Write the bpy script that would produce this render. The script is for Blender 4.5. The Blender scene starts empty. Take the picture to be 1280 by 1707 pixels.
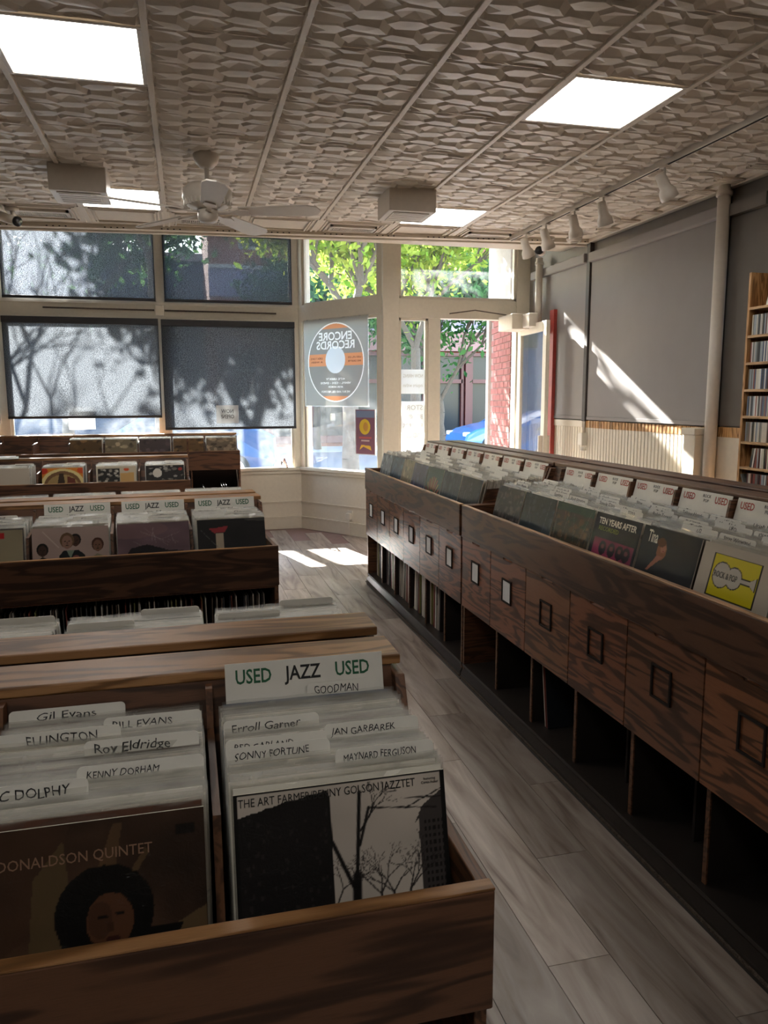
import bpy, math, random
import numpy as np
from mathutils import Vector, Matrix, Euler

# ------------------------------------------------------------------ camera, world, sun, exposure
C = bpy.context.scene.collection
SC = bpy.context.scene
random.seed(7); RN = np.random.RandomState(5)
def R(a): return math.radians(a)

def make_camera():
    cam = bpy.data.cameras.new('camera'); o = bpy.data.objects.new('camera', cam); C.objects.link(o)
    cam.sensor_fit = 'HORIZONTAL'; cam.sensor_width = 36.0; cam.lens = 36.0   # focal length 1280 px on a 1280 px wide frame
    y, p, r = R(14.3), R(8.4), R(0.2)
    fw = Vector((math.sin(y)*math.cos(p), math.cos(y)*math.cos(p), -math.sin(p)))
    rt = Vector((math.cos(y), -math.sin(y), 0)); up = rt.cross(fw)
    r2 = rt*math.cos(r) - up*math.sin(r); u2 = r2.cross(fw)
    m = Matrix((r2, u2, -fw)).transposed().to_4x4(); m.translation = (0, 0, 1.55)
    o.matrix_world = m; cam.clip_start = 0.05; cam.clip_end = 300
    SC.camera = o
make_camera()

SUN_DIR = Vector((-0.25, 1.0, 0.56)).normalized()
w = bpy.data.worlds.new('world'); SC.world = w; w.use_nodes = True
nt = w.node_tree; nt.nodes.clear()
sky = nt.nodes.new('ShaderNodeTexSky'); sky.sky_type = 'NISHITA'; sky.sun_disc = False
sky.sun_elevation = math.asin(SUN_DIR.z); sky.sun_rotation = math.atan2(SUN_DIR.x, SUN_DIR.y)
sky.air_density = 1.2; sky.dust_density = 0.6
bg = nt.nodes.new('ShaderNodeBackground'); bg.inputs[1].default_value = 0.55
ow = nt.nodes.new('ShaderNodeOutputWorld')
nt.links.new(sky.outputs[0], bg.inputs[0]); nt.links.new(bg.outputs[0], ow.inputs[0])
sl = bpy.data.lights.new('sun', 'SUN'); sl.energy = 26.0; sl.angle = R(0.6); sl.color = (1.0, 0.95, 0.87)
so = bpy.data.objects.new('sun', sl); C.objects.link(so); so.rotation_euler = SUN_DIR.to_track_quat('Z', 'Y').to_euler(); so.location = (-3, 12, 8)
SC.view_settings.view_transform = 'Standard'; SC.view_settings.look = 'None'
SC.view_settings.gamma = 1.0; SC.view_settings.use_curve_mapping = False
SC.view_settings.exposure = 2.18
PANEL_EMIT = 3.8

# ------------------------------------------------------------------ helpers
def s2l(c):
    return tuple((x/12.92 if x <= 0.04045 else ((x+0.055)/1.055)**2.4) for x in c[:3])
def hexc(h): return s2l(tuple(int(h[i:i+2], 16)/255 for i in (0, 2, 4)))

class MB:
    def __init__(s): s.v = []; s.f = []; s.m = []
    def add(s, vs, fs, mi=0, M=None):
        b = len(s.v)
        for p in vs: s.v.append(tuple(M @ Vector(p)) if M is not None else tuple(p))
        for f in fs: s.f.append(tuple(b+i for i in f)); s.m.append(mi)
        return s
    def box(s, x0, x1, y0, y1, z0, z1, mi=0, M=None):
        vs = [(x, y, z) for z in (z0, z1) for y in (y0, y1) for x in (x0, x1)]
        return s.add(vs, [(0, 2, 3, 1), (4, 5, 7, 6), (0, 1, 5, 4), (2, 6, 7, 3), (0, 4, 6, 2), (1, 3, 7, 5)], mi, M)
    def prism(s, pts, a0, a1, axis='x', mi=0, M=None):
        n = len(pts)
        def mk(p, a): return {'x': (a, p[0], p[1]), 'y': (p[0], a, p[1]), 'z': (p[0], p[1], a)}[axis]
        vs = [mk(p, a0) for p in pts] + [mk(p, a1) for p in pts]
        fs = [tuple(range(n-1, -1, -1)), tuple(range(n, 2*n))] + [(i, (i+1) % n, n+(i+1) % n, n+i) for i in range(n)]
        return s.add(vs, fs, mi, M)
    def tube(s, p0, p1, r0, r1=None, n=10, mi=0, cap=True):
        r1 = r0 if r1 is None else r1
        p0, p1 = Vector(p0), Vector(p1); q = (p1-p0).to_track_quat('Z', 'X')
        vs = []
        for p, r in ((p0, r0), (p1, r1)):
            for i in range(n):
                a = 2*math.pi*i/n; vs.append(p + q @ Vector((r*math.cos(a), r*math.sin(a), 0)))
        fs = [(i, (i+1) % n, n+(i+1) % n, n+i) for i in range(n)]
        if cap: fs += [tuple(range(n-1, -1, -1)), tuple(range(n, 2*n))]
        return s.add(vs, fs, mi)
    def lathe(s, prof, c=(0, 0, 0), n=24, mi=0, M=None):
        vs = []; fs = []
        for r, z in prof:
            for i in range(n):
                a = 2*math.pi*i/n; vs.append((c[0]+r*math.cos(a), c[1]+r*math.sin(a), c[2]+z))
        for k in range(len(prof)-1):
            for i in range(n):
                j = (i+1) % n; fs.append((k*n+i, k*n+j, (k+1)*n+j, (k+1)*n+i))
        return s.add(vs, fs, mi, M)
    def mesh(s, name, mats):
        me = bpy.data.meshes.new(name); me.from_pydata(s.v, [], s.f); me.update()
        for m in (mats if isinstance(mats, (list, tuple)) else [mats]): me.materials.append(m)
        if any(s.m): me.polygons.foreach_set('material_index', s.m)
        return me
    def build(s, name, mats, parent=None, loc=None, rotz=0.0, smooth=False, bevel=0):
        me = s.mesh(name, mats)
        if smooth: me.polygons.foreach_set('use_smooth', [True]*len(s.f))
        return link(name, me, parent, loc, rotz, bevel)

def link(name, me, parent=None, loc=None, rotz=0.0, bevel=0):
    o = bpy.data.objects.new(name, me); C.objects.link(o)
    if parent: o.parent = parent
    if loc is not None: o.location = loc
    if rotz: o.rotation_euler = (0, 0, rotz)
    if bevel:
        b = o.modifiers.new('bevel', 'BEVEL'); b.width = bevel; b.segments = 2; b.limit_method = 'ANGLE'
    return o
def tag(o, label=None, cat=None, group=None, kind=None):
    if label: o['label'] = label
    if cat: o['category'] = cat
    if group: o['group'] = group
    if kind: o['kind'] = kind
    return o
def thing(name, label, cat, loc=(0, 0, 0), rotz=0.0, group=None):
    o = bpy.data.objects.new(name, None); C.objects.link(o); o.empty_display_size = 0.1
    o.location = loc; o.rotation_euler = (0, 0, rotz)
    return tag(o, label, cat, group)
def copy_tree(o, parent=None):
    c = o.copy(); C.objects.link(c)
    if parent: c.parent = parent
    for ch in [x for x in bpy.data.objects if x.parent == o]: copy_tree(ch, c)
    return c

_kids = {}
# ------------------------------------------------------------------ materials
def newmat(name):
    m = bpy.data.materials.new(name); m.use_nodes = True
    n = m.node_tree.nodes; n.clear(); out = n.new('ShaderNodeOutputMaterial')
    return m, n, m.node_tree.links, out
def coords(n, l, scale, rnd=True, kind='Object'):
    tc = n.new('ShaderNodeTexCoord'); mp = n.new('ShaderNodeMapping'); mp.inputs['Scale'].default_value = scale
    src = tc.outputs[kind]
    if rnd:
        oi = n.new('ShaderNodeObjectInfo'); mu = n.new('ShaderNodeMath'); mu.operation = 'MULTIPLY'; mu.inputs[1].default_value = 37.0
        l.new(oi.outputs['Random'], mu.inputs[0]); ad = n.new('ShaderNodeVectorMath'); ad.operation = 'ADD'
        l.new(src, ad.inputs[0]); l.new(mu.outputs[0], ad.inputs[1]); src = ad.outputs[0]
    l.new(src, mp.inputs[0]); return mp.outputs[0]
def ramp(n, l, fac, stops, interp='LINEAR'):
    r = n.new('ShaderNodeValToRGB'); r.color_ramp.interpolation = interp
    while len(r.color_ramp.elements) < len(stops): r.color_ramp.elements.new(0.5)
    for e, (p, c) in zip(r.color_ramp.elements, stops): e.position = p; e.color = (*c, 1)
    l.new(fac, r.inputs[0]); return r.outputs[0]
def paint(name, c, rough=0.5, var=0.08, scale=6, bump=0.0, metal=0.0, spec=0.5, rnd=True):
    m, n, l, out = newmat(name)
    b = n.new('ShaderNodeBsdfPrincipled'); b.inputs['Roughness'].default_value = rough; b.inputs['Metallic'].default_value = metal
    b.inputs['Specular IOR Level'].default_value = spec
    v = coords(n, l, (scale, scale, scale), rnd); nz = n.new('ShaderNodeTexNoise'); nz.inputs['Detail'].default_value = 4
    l.new(v, nz.inputs[0]); a = tuple(x*(1-var) for x in c); d = tuple(min(1, x*(1+var)) for x in c)
    l.new(ramp(n, l, nz.outputs[0], [(0.3, a), (0.7, d)]), b.inputs['Base Color'])
    if bump:
        bp = n.new('ShaderNodeBump'); bp.inputs['Strength'].default_value = bump; bp.inputs['Distance'].default_value = 0.01
        nz2 = n.new('ShaderNodeTexNoise'); nz2.inputs['Scale'].default_value = 12; l.new(v, nz2.inputs[0]); l.new(nz2.outputs[0], bp.inputs['Height']); l.new(bp.outputs[0], b.inputs['Normal'])
    l.new(b.outputs[0], out.inputs[0]); return m
def wood(name, light, dark, axis='x', rough=0.45, contrast=1.0, rings=9.0, freq=1.0, tint=0.0):
    m, n, l, out = newmat(name)
    b = n.new('ShaderNodeBsdfPrincipled'); b.inputs['Roughness'].default_value = rough
    sc = {'x': (1.1, 9, 9), 'y': (9, 1.1, 9), 'z': (9, 9, 1.1)}[axis]; sc = tuple(x*freq*1.5 for x in sc)
    fs = {'x': (6, 260, 260), 'y': (260, 6, 260), 'z': (260, 260, 6)}[axis]
    v = coords(n, l, sc); nz = n.new('ShaderNodeTexNoise'); nz.inputs['Scale'].default_value = 1.0; nz.inputs['Detail'].default_value = 3.0; nz.inputs['Distortion'].default_value = 0.5
    l.new(v, nz.inputs[0])
    mu = n.new('ShaderNodeMath'); mu.operation = 'MULTIPLY'; mu.inputs[1].default_value = rings*6.28; l.new(nz.outputs[0], mu.inputs[0])
    si = n.new('ShaderNodeMath'); si.operation = 'SINE'; l.new(mu.outputs[0], si.inputs[0])
    ma = n.new('ShaderNodeMath'); ma.operation = 'MULTIPLY_ADD'; ma.inputs[1].default_value = 0.5; ma.inputs[2].default_value = 0.5; l.new(si.outputs[0], ma.inputs[0])
    c1 = ramp(n, l, ma.outputs[0], [(0.0, tuple(d*(1-0.35*contrast)+li*0.35*contrast*0 for d, li in zip(dark, light))), (0.28, dark), (0.6, light), (1.0, tuple(x*1.08 for x in light))])
    v2 = coords(n, l, fs); nf = n.new('ShaderNodeTexNoise'); nf.inputs['Detail'].default_value = 3; l.new(v2, nf.inputs[0])
    c2 = ramp(n, l, nf.outputs[0], [(0.3, (0.62, 0.58, 0.55)), (0.55, (1, 1, 1))])
    mx = n.new('ShaderNodeMix'); mx.data_type = 'RGBA'; mx.blend_type = 'MULTIPLY'; mx.inputs[0].default_value = 0.55
    l.new(c1, mx.inputs[6]); l.new(c2, mx.inputs[7]); last = mx.outputs[2]
    if tint:
        oi = n.new('ShaderNodeObjectInfo'); tc = ramp(n, l, oi.outputs['Random'], [(0, (.85, .80, .78)), (.35, (1.15, .92, .86)), (.7, (1.0, 1.0, .95)), (1, (1.28, 1.1, .9))])
        m2 = n.new('ShaderNodeMix'); m2.data_type = 'RGBA'; m2.blend_type = 'MULTIPLY'; m2.inputs[0].default_value = tint; l.new(last, m2.inputs[6]); l.new(tc, m2.inputs[7]); last = m2.outputs[2]
    l.new(last, b.inputs['Base Color'])
    bp = n.new('ShaderNodeBump'); bp.inputs['Strength'].default_value = 0.15; bp.inputs['Distance'].default_value = 0.002
    l.new(nf.outputs[0], bp.inputs['Height']); l.new(bp.outputs[0], b.inputs['Normal'])
    l.new(b.outputs[0], out.inputs[0]); return m
def emit(name, c, s):
    m, n, l, out = newmat(name); e = n.new('ShaderNodeEmission'); e.inputs[0].default_value = (*c, 1); e.inputs[1].default_value = s
    l.new(e.outputs[0], out.inputs[0]); return m
def glass(name, tint=(1, 1, 1), refl=0.05, rough=0.02, haze=0.0, hazec=(0.8, 0.85, 0.9), fres=0.5):
    m, n, l, out = newmat(name)
    t = n.new('ShaderNodeBsdfTransparent'); t.inputs[0].default_value = (*tint, 1)
    g = n.new('ShaderNodeBsdfGlossy'); g.inputs['Roughness'].default_value = rough
    lw = n.new('ShaderNodeLayerWeight'); lw.inputs[0].default_value = 0.25
    ad = n.new('ShaderNodeMath'); ad.operation = 'MULTIPLY_ADD'; ad.inputs[1].default_value = fres; ad.inputs[2].default_value = refl; ad.use_clamp = True
    l.new(lw.outputs['Fresnel'], ad.inputs[0])
    mx = n.new('ShaderNodeMixShader'); l.new(ad.outputs[0], mx.inputs[0]); l.new(t.outputs[0], mx.inputs[1]); l.new(g.outputs[0], mx.inputs[2])
    last = mx.outputs[0]
    if haze:
        d = n.new('ShaderNodeBsdfTranslucent'); d.inputs[0].default_value = (*hazec, 1)
        m2 = n.new('ShaderNodeMixShader'); v = coords(n, l, (3, 3, 3), False); nz = n.new('ShaderNodeTexNoise'); nz.inputs['Detail'].default_value = 5; l.new(v, nz.inputs[0])
        mm = n.new('ShaderNodeMath'); mm.operation = 'MULTIPLY'; mm.inputs[1].default_value = haze*2; l.new(nz.outputs[0], mm.inputs[0])
        l.new(mm.outputs[0], m2.inputs[0]); l.new(last, m2.inputs[1]); l.new(d.outputs[0], m2.inputs[2]); last = m2.outputs[0]
    l.new(last, out.inputs[0]); return m
def vcol(name, rough=0.35, coat=0.0):
    m, n, l, out = newmat(name); b = n.new('ShaderNodeBsdfPrincipled'); b.inputs['Roughness'].default_value = rough
    b.inputs['Specular IOR Level'].default_value = 0.25; b.inputs['Coat Weight'].default_value = coat; b.inputs['Coat Roughness'].default_value = 0.12
    a = n.new('ShaderNodeAttribute'); a.attribute_name = 'Col'; l.new(a.outputs['Color'], b.inputs['Base Color'])
    if coat:
        v = coords(n, l, (18, 18, 18)); nz = n.new('ShaderNodeTexNoise'); nz.inputs['Detail'].default_value = 3; nz.inputs['Distortion'].default_value = 2; l.new(v, nz.inputs[0])
        bp = n.new('ShaderNodeBump'); bp.inputs['Strength'].default_value = 0.5; bp.inputs['Distance'].default_value = 0.01
        l.new(nz.outputs[0], bp.inputs['Height']); l.new(bp.outputs[0], b.inputs['Coat Normal'])
    l.new(b.outputs[0], out.inputs[0]); return m
def transl(name, c):
    m, n, l, out = newmat(name); d = n.new('ShaderNodeBsdfDiffuse'); t = n.new('ShaderNodeBsdfTranslucent'); mx = n.new('ShaderNodeMixShader'); mx.inputs[0].default_value = 0.6
    if c is None:
        a = n.new('ShaderNodeAttribute'); a.attribute_name = 'Col'; l.new(a.outputs['Color'], d.inputs[0]); l.new(a.outputs['Color'], t.inputs[0])
    else: d.inputs[0].default_value = (*c, 1); t.inputs[0].default_value = (*c, 1)
    l.new(d.outputs[0], mx.inputs[1]); l.new(t.outputs[0], mx.inputs[2]); l.new(mx.outputs[0], out.inputs[0]); return m
def randcol(name, cols, rough=0.5):
    m, n, l, out = newmat(name); b = n.new('ShaderNodeBsdfPrincipled'); b.inputs['Roughness'].default_value = rough
    oi = n.new('ShaderNodeObjectInfo')
    l.new(ramp(n, l, oi.outputs['Random'], [(i/len(cols), c) for i, c in enumerate(cols)], 'CONSTANT'), b.inputs['Base Color'])
    l.new(b.outputs[0], out.inputs[0]); return m
def fabric(name, c, openness, trans, tcol):
    m, n, l, out = newmat(name)
    df = n.new('ShaderNodeBsdfDiffuse'); df.inputs[0].default_value = (*c, 1)
    tr = n.new('ShaderNodeBsdfTranslucent'); tr.inputs[0].default_value = (*tcol, 1)
    m1 = n.new('ShaderNodeMixShader')
    v = coords(n, l, (22, 22, 38), False); nz = n.new('ShaderNodeTexNoise'); nz.inputs['Detail'].default_value = 2; l.new(v, nz.inputs[0])
    mr = n.new('ShaderNodeMapRange'); mr.inputs[1].default_value = 0.36; mr.inputs[2].default_value = 0.64; mr.inputs[3].default_value = trans*0.1; mr.inputs[4].default_value = min(1, trans*2.0)
    l.new(nz.outputs[0], mr.inputs[0]); gr = lambda cc: ramp(n, l, nz.outputs[0], [(.36, tuple(x*.35 for x in cc)), (.64, tuple(min(1, x*1.75) for x in cc))])
    l.new(gr(c), df.inputs[0]); l.new(gr(tcol), tr.inputs[0]); mr.inputs[3].default_value = trans*.8; mr.inputs[4].default_value = trans*1.2
    l.new(mr.outputs[0], m1.inputs[0]); l.new(df.outputs[0], m1.inputs[1]); l.new(tr.outputs[0], m1.inputs[2])
    tp = n.new('ShaderNodeBsdfTransparent'); m2 = n.new('ShaderNodeMixShader'); m2.inputs[0].default_value = openness
    l.new(m1.outputs[0], m2.inputs[1]); l.new(tp.outputs[0], m2.inputs[2]); l.new(m2.outputs[0], out.inputs[0]); return m
def leafmat(name, c1, c2):
    m, n, l, out = newmat(name); g = n.new('ShaderNodeNewGeometry')
    col = ramp(n, l, g.outputs['Random Per Island'], [(0.0, c1), (1.0, c2)])
    d = n.new('ShaderNodeBsdfDiffuse'); t = n.new('ShaderNodeBsdfTranslucent'); mx = n.new('ShaderNodeMixShader'); mx.inputs[0].default_value = 0.45
    l.new(col, d.inputs[0]); l.new(col, t.inputs[0]); l.new(d.outputs[0], mx.inputs[1]); l.new(t.outputs[0], mx.inputs[2]); l.new(mx.outputs[0], out.inputs[0]); return m
def brickmat(name, c1, c2, mortar, scale=4.2):
    m, n, l, out = newmat(name); b = n.new('ShaderNodeBsdfPrincipled'); b.inputs['Roughness'].default_value = 0.85
    tc = n.new('ShaderNodeTexCoord'); sp = n.new('ShaderNodeSeparateXYZ'); cb = n.new('ShaderNodeCombineXYZ')
    ad = n.new('ShaderNodeMath'); l.new(tc.outputs['Object'], sp.inputs[0]); l.new(sp.outputs[0], ad.inputs[0]); l.new(sp.outputs[1], ad.inputs[1])
    l.new(ad.outputs[0], cb.inputs[0]); l.new(sp.outputs[2], cb.inputs[1])
    br = n.new('ShaderNodeTexBrick'); br.inputs['Scale'].default_value = scale; br.inputs['Color1'].default_value = (*c1, 1); br.inputs['Color2'].default_value = (*c2, 1)
    br.inputs['Mortar'].default_value = (*mortar, 1); br.inputs['Mortar Size'].default_value = 0.018
    l.new(cb.outputs[0], br.inputs[0]); l.new(br.outputs[0], b.inputs['Base Color']); l.new(b.outputs[0], out.inputs[0]); return m

M = {}
M['cream'] = paint('cream paint', hexc('d8d0c0'), 0.45, 0.03)
M['cream_wall'] = paint('cream wall paint', hexc('d2c8b6'), 0.6, 0.03)
M['ceil'] = paint('pressed ceiling paint', hexc('dfd7cc'), 0.42, 0.04, 3)
M['ceil_flat'] = paint('ceiling border paint', hexc('d6cbbb'), 0.45, 0.04)
M['gray_wall'] = paint('grey wall paint', hexc('86817b'), 0.7, 0.05, 1.5, rnd=False)
M['gray_dark'] = paint('dark grey wall paint', hexc('6c665e'), 0.7, 0.06, 1.5, rnd=False)
M['gray_panel'] = paint('grey blind cloth', hexc('8f8986'), 0.75, 0.03, 1.0, rnd=False)
M['dark_edge'] = paint('dark edge paint', hexc('4a4442'), 0.6)
M['white'] = paint('white plastic', hexc('d8d2c6'), 0.4, 0.03)
M['white_metal'] = paint('white enamel', hexc('cfc6ba'), 0.35, 0.03)
M['black'] = paint('black plastic', (0.012, 0.012, 0.013), 0.35)
M['dark'] = paint('dark recess', (0.01, 0.009, 0.008), 0.8)
M['oak'] = wood('lit-tone oak', hexc('a87c52'), hexc('8a6038'), 'x', 0.4, rings=5)  # light falling on the rack caps is put into this paler oak tone
M['oak_dark'] = wood('brown oak plywood', hexc('63432f'), hexc('4a3021'), 'x', 0.42, rings=5)
M['oak_side'] = wood('brown oak upright', hexc('6e4a32'), hexc('583a27'), 'y', 0.45)
M['oak_door'] = wood('oak door veneer', hexc('80583f'), hexc('573a28'), 'x', 0.36, rings=7, freq=0.9, tint=1.0)
M['shelfdark'] = paint('shelf shade and frame brown', hexc('1c130e'), 0.75)  # near-black: shelf interior shade put into the colour; label frames share it
M['kick'] = paint('dark kick board', hexc('2c2724'), 0.35)
M['pine'] = wood('pale pine', hexc('c99a66'), hexc('b3824f'), 'z', 0.5)
M['pine_x'] = wood('pale pine shelf', hexc('cfa878'), hexc('bb9264'), 'y', 0.5)
M['trimwood'] = wood('honey beadboard', hexc('c49660'), hexc('a87a45'), 'z', 0.5)
M['glass'] = glass('window glass', (0.97, 0.99, 1.0), 0.03, haze=0.014)
M['plastic'] = glass('clear sleeve film', (0.97, 0.97, 0.96), 0.10, 0.2, haze=0.2, hazec=(0.97, 0.96, 0.93))
M['print'] = vcol('printed card', 0.35)
M['cover'] = vcol('glossy record cover', 0.5, 0.07)
M['ink'] = paint('black marker ink', (0.012, 0.012, 0.012), 0.5)
M['green_ink'] = paint('green print', hexc('1f5a3c'), 0.5)
M['red_ink'] = paint('red print', hexc('a5392b'), 0.5)
M['white_ink'] = paint('white print', (0.75, 0.75, 0.72), 0.5)
M['faint_ink'] = paint('faint print', hexc('8a6a55'), 0.5)
M['card'] = paint('white divider plastic', hexc('dedbd2'), 0.4, 0.03)
M['paper'] = paint('white paper', (0.8, 0.8, 0.78), 0.6, 0.02)
M['red'] = paint('red paint', hexc('a8403a'), 0.5)
WH = [hexc(x) for x in ('e9e4d8', 'f0ece2', 'dcd5c6', 'e6e0d2', 'e0dacd', 'f0ede4', 'cfc7b8', 'e8e2d6', 'a09788', 'e4ddcf', 'ddd8cc', '5a3a2c', 'd2ccc0', 'a89f90', 'e0dace', '2e2b2a', 'd0cabc', '3a4a66')]
M['jacket'] = randcol('record jacket card', WH, 0.45)
SP = [hexc(x) for x in ('cfc8bb', '2a2422', '5b4a3c', 'a39b8e', '1c1a1a', '7a3a30', 'd8d4ca', '3c3a34', '8b8a55', '4a4a4c', 'b8b0a4', '20242c')]
M['spine'] = randcol('record spine card', SP, 0.5)
M['j1'] = paint('white jacket card', hexc('ece7db'), 0.45); M['j2'] = paint('grey jacket card', hexc('cbc3b5'), 0.45); M['j3'] = paint('dark jacket card', hexc('4a3d34'), 0.45)
CDS = [hexc(x) for x in ('b8b0a8', '2a2624', '8a4a3c', '3e4a66', 'd6d0c8', '151515', '6a6a66', 'c9c2b2', '522c2a', '9aa0a4', '3a3a3c', 'dedad2')]
M['cd'] = randcol('cd spine', CDS, 0.3)
M['shade_l'] = fabric('sunlit screen cloth', hexc('47484b'), 0.025, 0.36, hexc('404347'))
M['shade_t'] = fabric('transom screen cloth', hexc('3c3e42'), 0.07, 0.30, hexc('4a4e55'))
M['hem'] = paint('charcoal hem bar', hexc('2c2c30'), 0.5)
M['asphalt'] = paint('asphalt', hexc('5f6067'), 0.8, 0.1, 2)
M['concrete'] = paint('pale concrete', hexc('9f9b96'), 0.8, 0.06, 2)
M['bark'] = paint('grey bark', hexc('584c42'), 0.85, 0.35, 14, bump=0.9, rnd=False)
M['leafy'] = leafmat('sunny yellow green leaves', hexc('5e8225'), hexc('b2bb53'))
M['leafd'] = leafmat('deep green leaves', hexc('254c2c'), hexc('5b824a'))
M['brick_far'] = brickmat('far red brick', hexc('854739'), hexc('8e5244'), hexc('82665b'), 4)
M['lavender'] = paint('lavender painted band', hexc('7d738e'), 0.7)
M['pinkstone'] = paint('dusty pink fascia', hexc('85645e'), 0.7)
M['signband'] = paint('pale sign band', hexc('94888e'), 0.6)
M['maroon'] = paint('maroon frame paint', hexc('4b1b1b'), 0.5)
M['storeglass'] = paint('dim shop glass', hexc('26282c'), 0.25, spec=.2)
M['navybldg'] = brickmat('blue grey brick', hexc('363c4b'), hexc('3f4758'), hexc('4f525e'), 3)
M['carblue'] = paint('light blue car paint', hexc('4071aa'), 0.18, 0.02)
M['carnavy'] = paint('mid blue car paint', hexc('224471'), 0.18, 0.02)
M['carglass'] = paint('tinted car glass', (0.02, 0.025, 0.03), 0.06)
M['rubber'] = paint('tyre rubber', (0.02, 0.02, 0.02), 0.8)
M['alloy'] = paint('wheel alloy', (0.6, 0.6, 0.62), 0.3, metal=0.8)
M['brick'] = paint('red pier brick', hexc('824a44'), 0.85, 0.25, 2.0)
M['mortar'] = paint('pale mortar', hexc('907873'), 0.9)
M['whitestone'] = paint('white painted stone', hexc('a8a29f'), 0.7)
M['postp'] = transl('poster film', None); M['paper_t'] = transl('thin paper', (0.88, 0.88, 0.87)); M['print2'] = paint('poster backing', hexc('9a9a96'), 0.5)
M['skin'] = paint('tan cloth', hexc('b08a70'), 0.8)

# floor planks: every plank gets its own tone
def plankmat():
    m, n, l, out = newmat('grey oak vinyl plank'); b = n.new('ShaderNodeBsdfPrincipled')
    v = coords(n, l, (9, 1.1, 9)); nz = n.new('ShaderNodeTexNoise'); nz.inputs['Scale'].default_value = 1.2; nz.inputs['Detail'].default_value = 6; nz.inputs['Distortion'].default_value = 1.6; l.new(v, nz.inputs[0])
    c1 = ramp(n, l, nz.outputs[0], [(0.28, hexc('6e5f58')), (0.46, hexc('a09389')), (0.58, hexc('ada29a')), (0.75, hexc('c2b9b0'))])
    oi = n.new('ShaderNodeObjectInfo'); c2 = ramp(n, l, oi.outputs['Random'], [(0.0, (0.72, 0.72, 0.72)), (1.0, (1.05, 1.03, 1.0))])
    mx = n.new('ShaderNodeMix'); mx.data_type = 'RGBA'; mx.blend_type = 'MULTIPLY'; mx.inputs[0].default_value = 1.0
    l.new(c1, mx.inputs[6]); l.new(c2, mx.inputs[7]); l.new(mx.outputs[2], b.inputs['Base Color'])
    v2 = coords(n, l, (90, 5, 90)); n2 = n.new('ShaderNodeTexNoise'); n2.inputs['Detail'].default_value = 3; l.new(v2, n2.inputs[0])
    mr = n.new('ShaderNodeMapRange'); mr.inputs[3].default_value = 0.28; mr.inputs[4].default_value = 0.5; l.new(n2.outputs[0], mr.inputs[0]); l.new(mr.outputs[0], b.inputs['Roughness'])
    bp = n.new('ShaderNodeBump'); bp.inputs['Strength'].default_value = 0.12; bp.inputs['Distance'].default_value = 0.003; l.new(n2.outputs[0], bp.inputs['Height']); l.new(bp.outputs[0], b.inputs['Normal'])
    l.new(b.outputs[0], out.inputs[0]); return m
M['plank'] = plankmat()

def text(s, size, mat, parent=None, loc=(0, 0, 0), rot=(0, 0, 0), name='lettering', align='CENTER', shear=0.0, bold=0.0, sx=1.0, mirror=False, res=2, width=None, hand=False):
    cu = bpy.data.curves.new(name, 'FONT'); cu.body = s; cu.size = size; cu.align_x = align; cu.align_y = 'CENTER'
    cu.shear = shear; cu.offset = bold if size > .03 else 0; cu.resolution_u = res; cu.extrude = 0.0002
    t = bpy.data.objects.new('tmp_text', cu); me = bpy.data.meshes.new_from_object(t)
    bpy.data.objects.remove(t); bpy.data.curves.remove(cu)
    n = len(me.vertices); co = np.zeros(n*3); me.vertices.foreach_get('co', co); co = co.reshape(-1, 3)
    if hand:
        ph = (len(s)*1.7+ord(s[0])) % 6.28
        for u_, am in ((1.9, .05), (4.3, .035), (9.1, .02)): co[:, 1] += size*am*np.sin(co[:, 0]/size*u_+ph); co[:, 0] += size*am*.8*np.sin(co[:, 1]/size*u_*1.4+co[:, 0]/size*u_*.7+ph)
    if width: sx = width/max(1e-4, co[:, 0].max()-co[:, 0].min())
    co[:, 0] *= sx*(-1 if mirror else 1); me.vertices.foreach_set('co', co.ravel())
    if mirror: me.flip_normals()
    me.materials.clear(); me.materials.append(mat); me.update()
    o = link(name, me, parent, loc); o.rotation_euler = rot; return o

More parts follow.
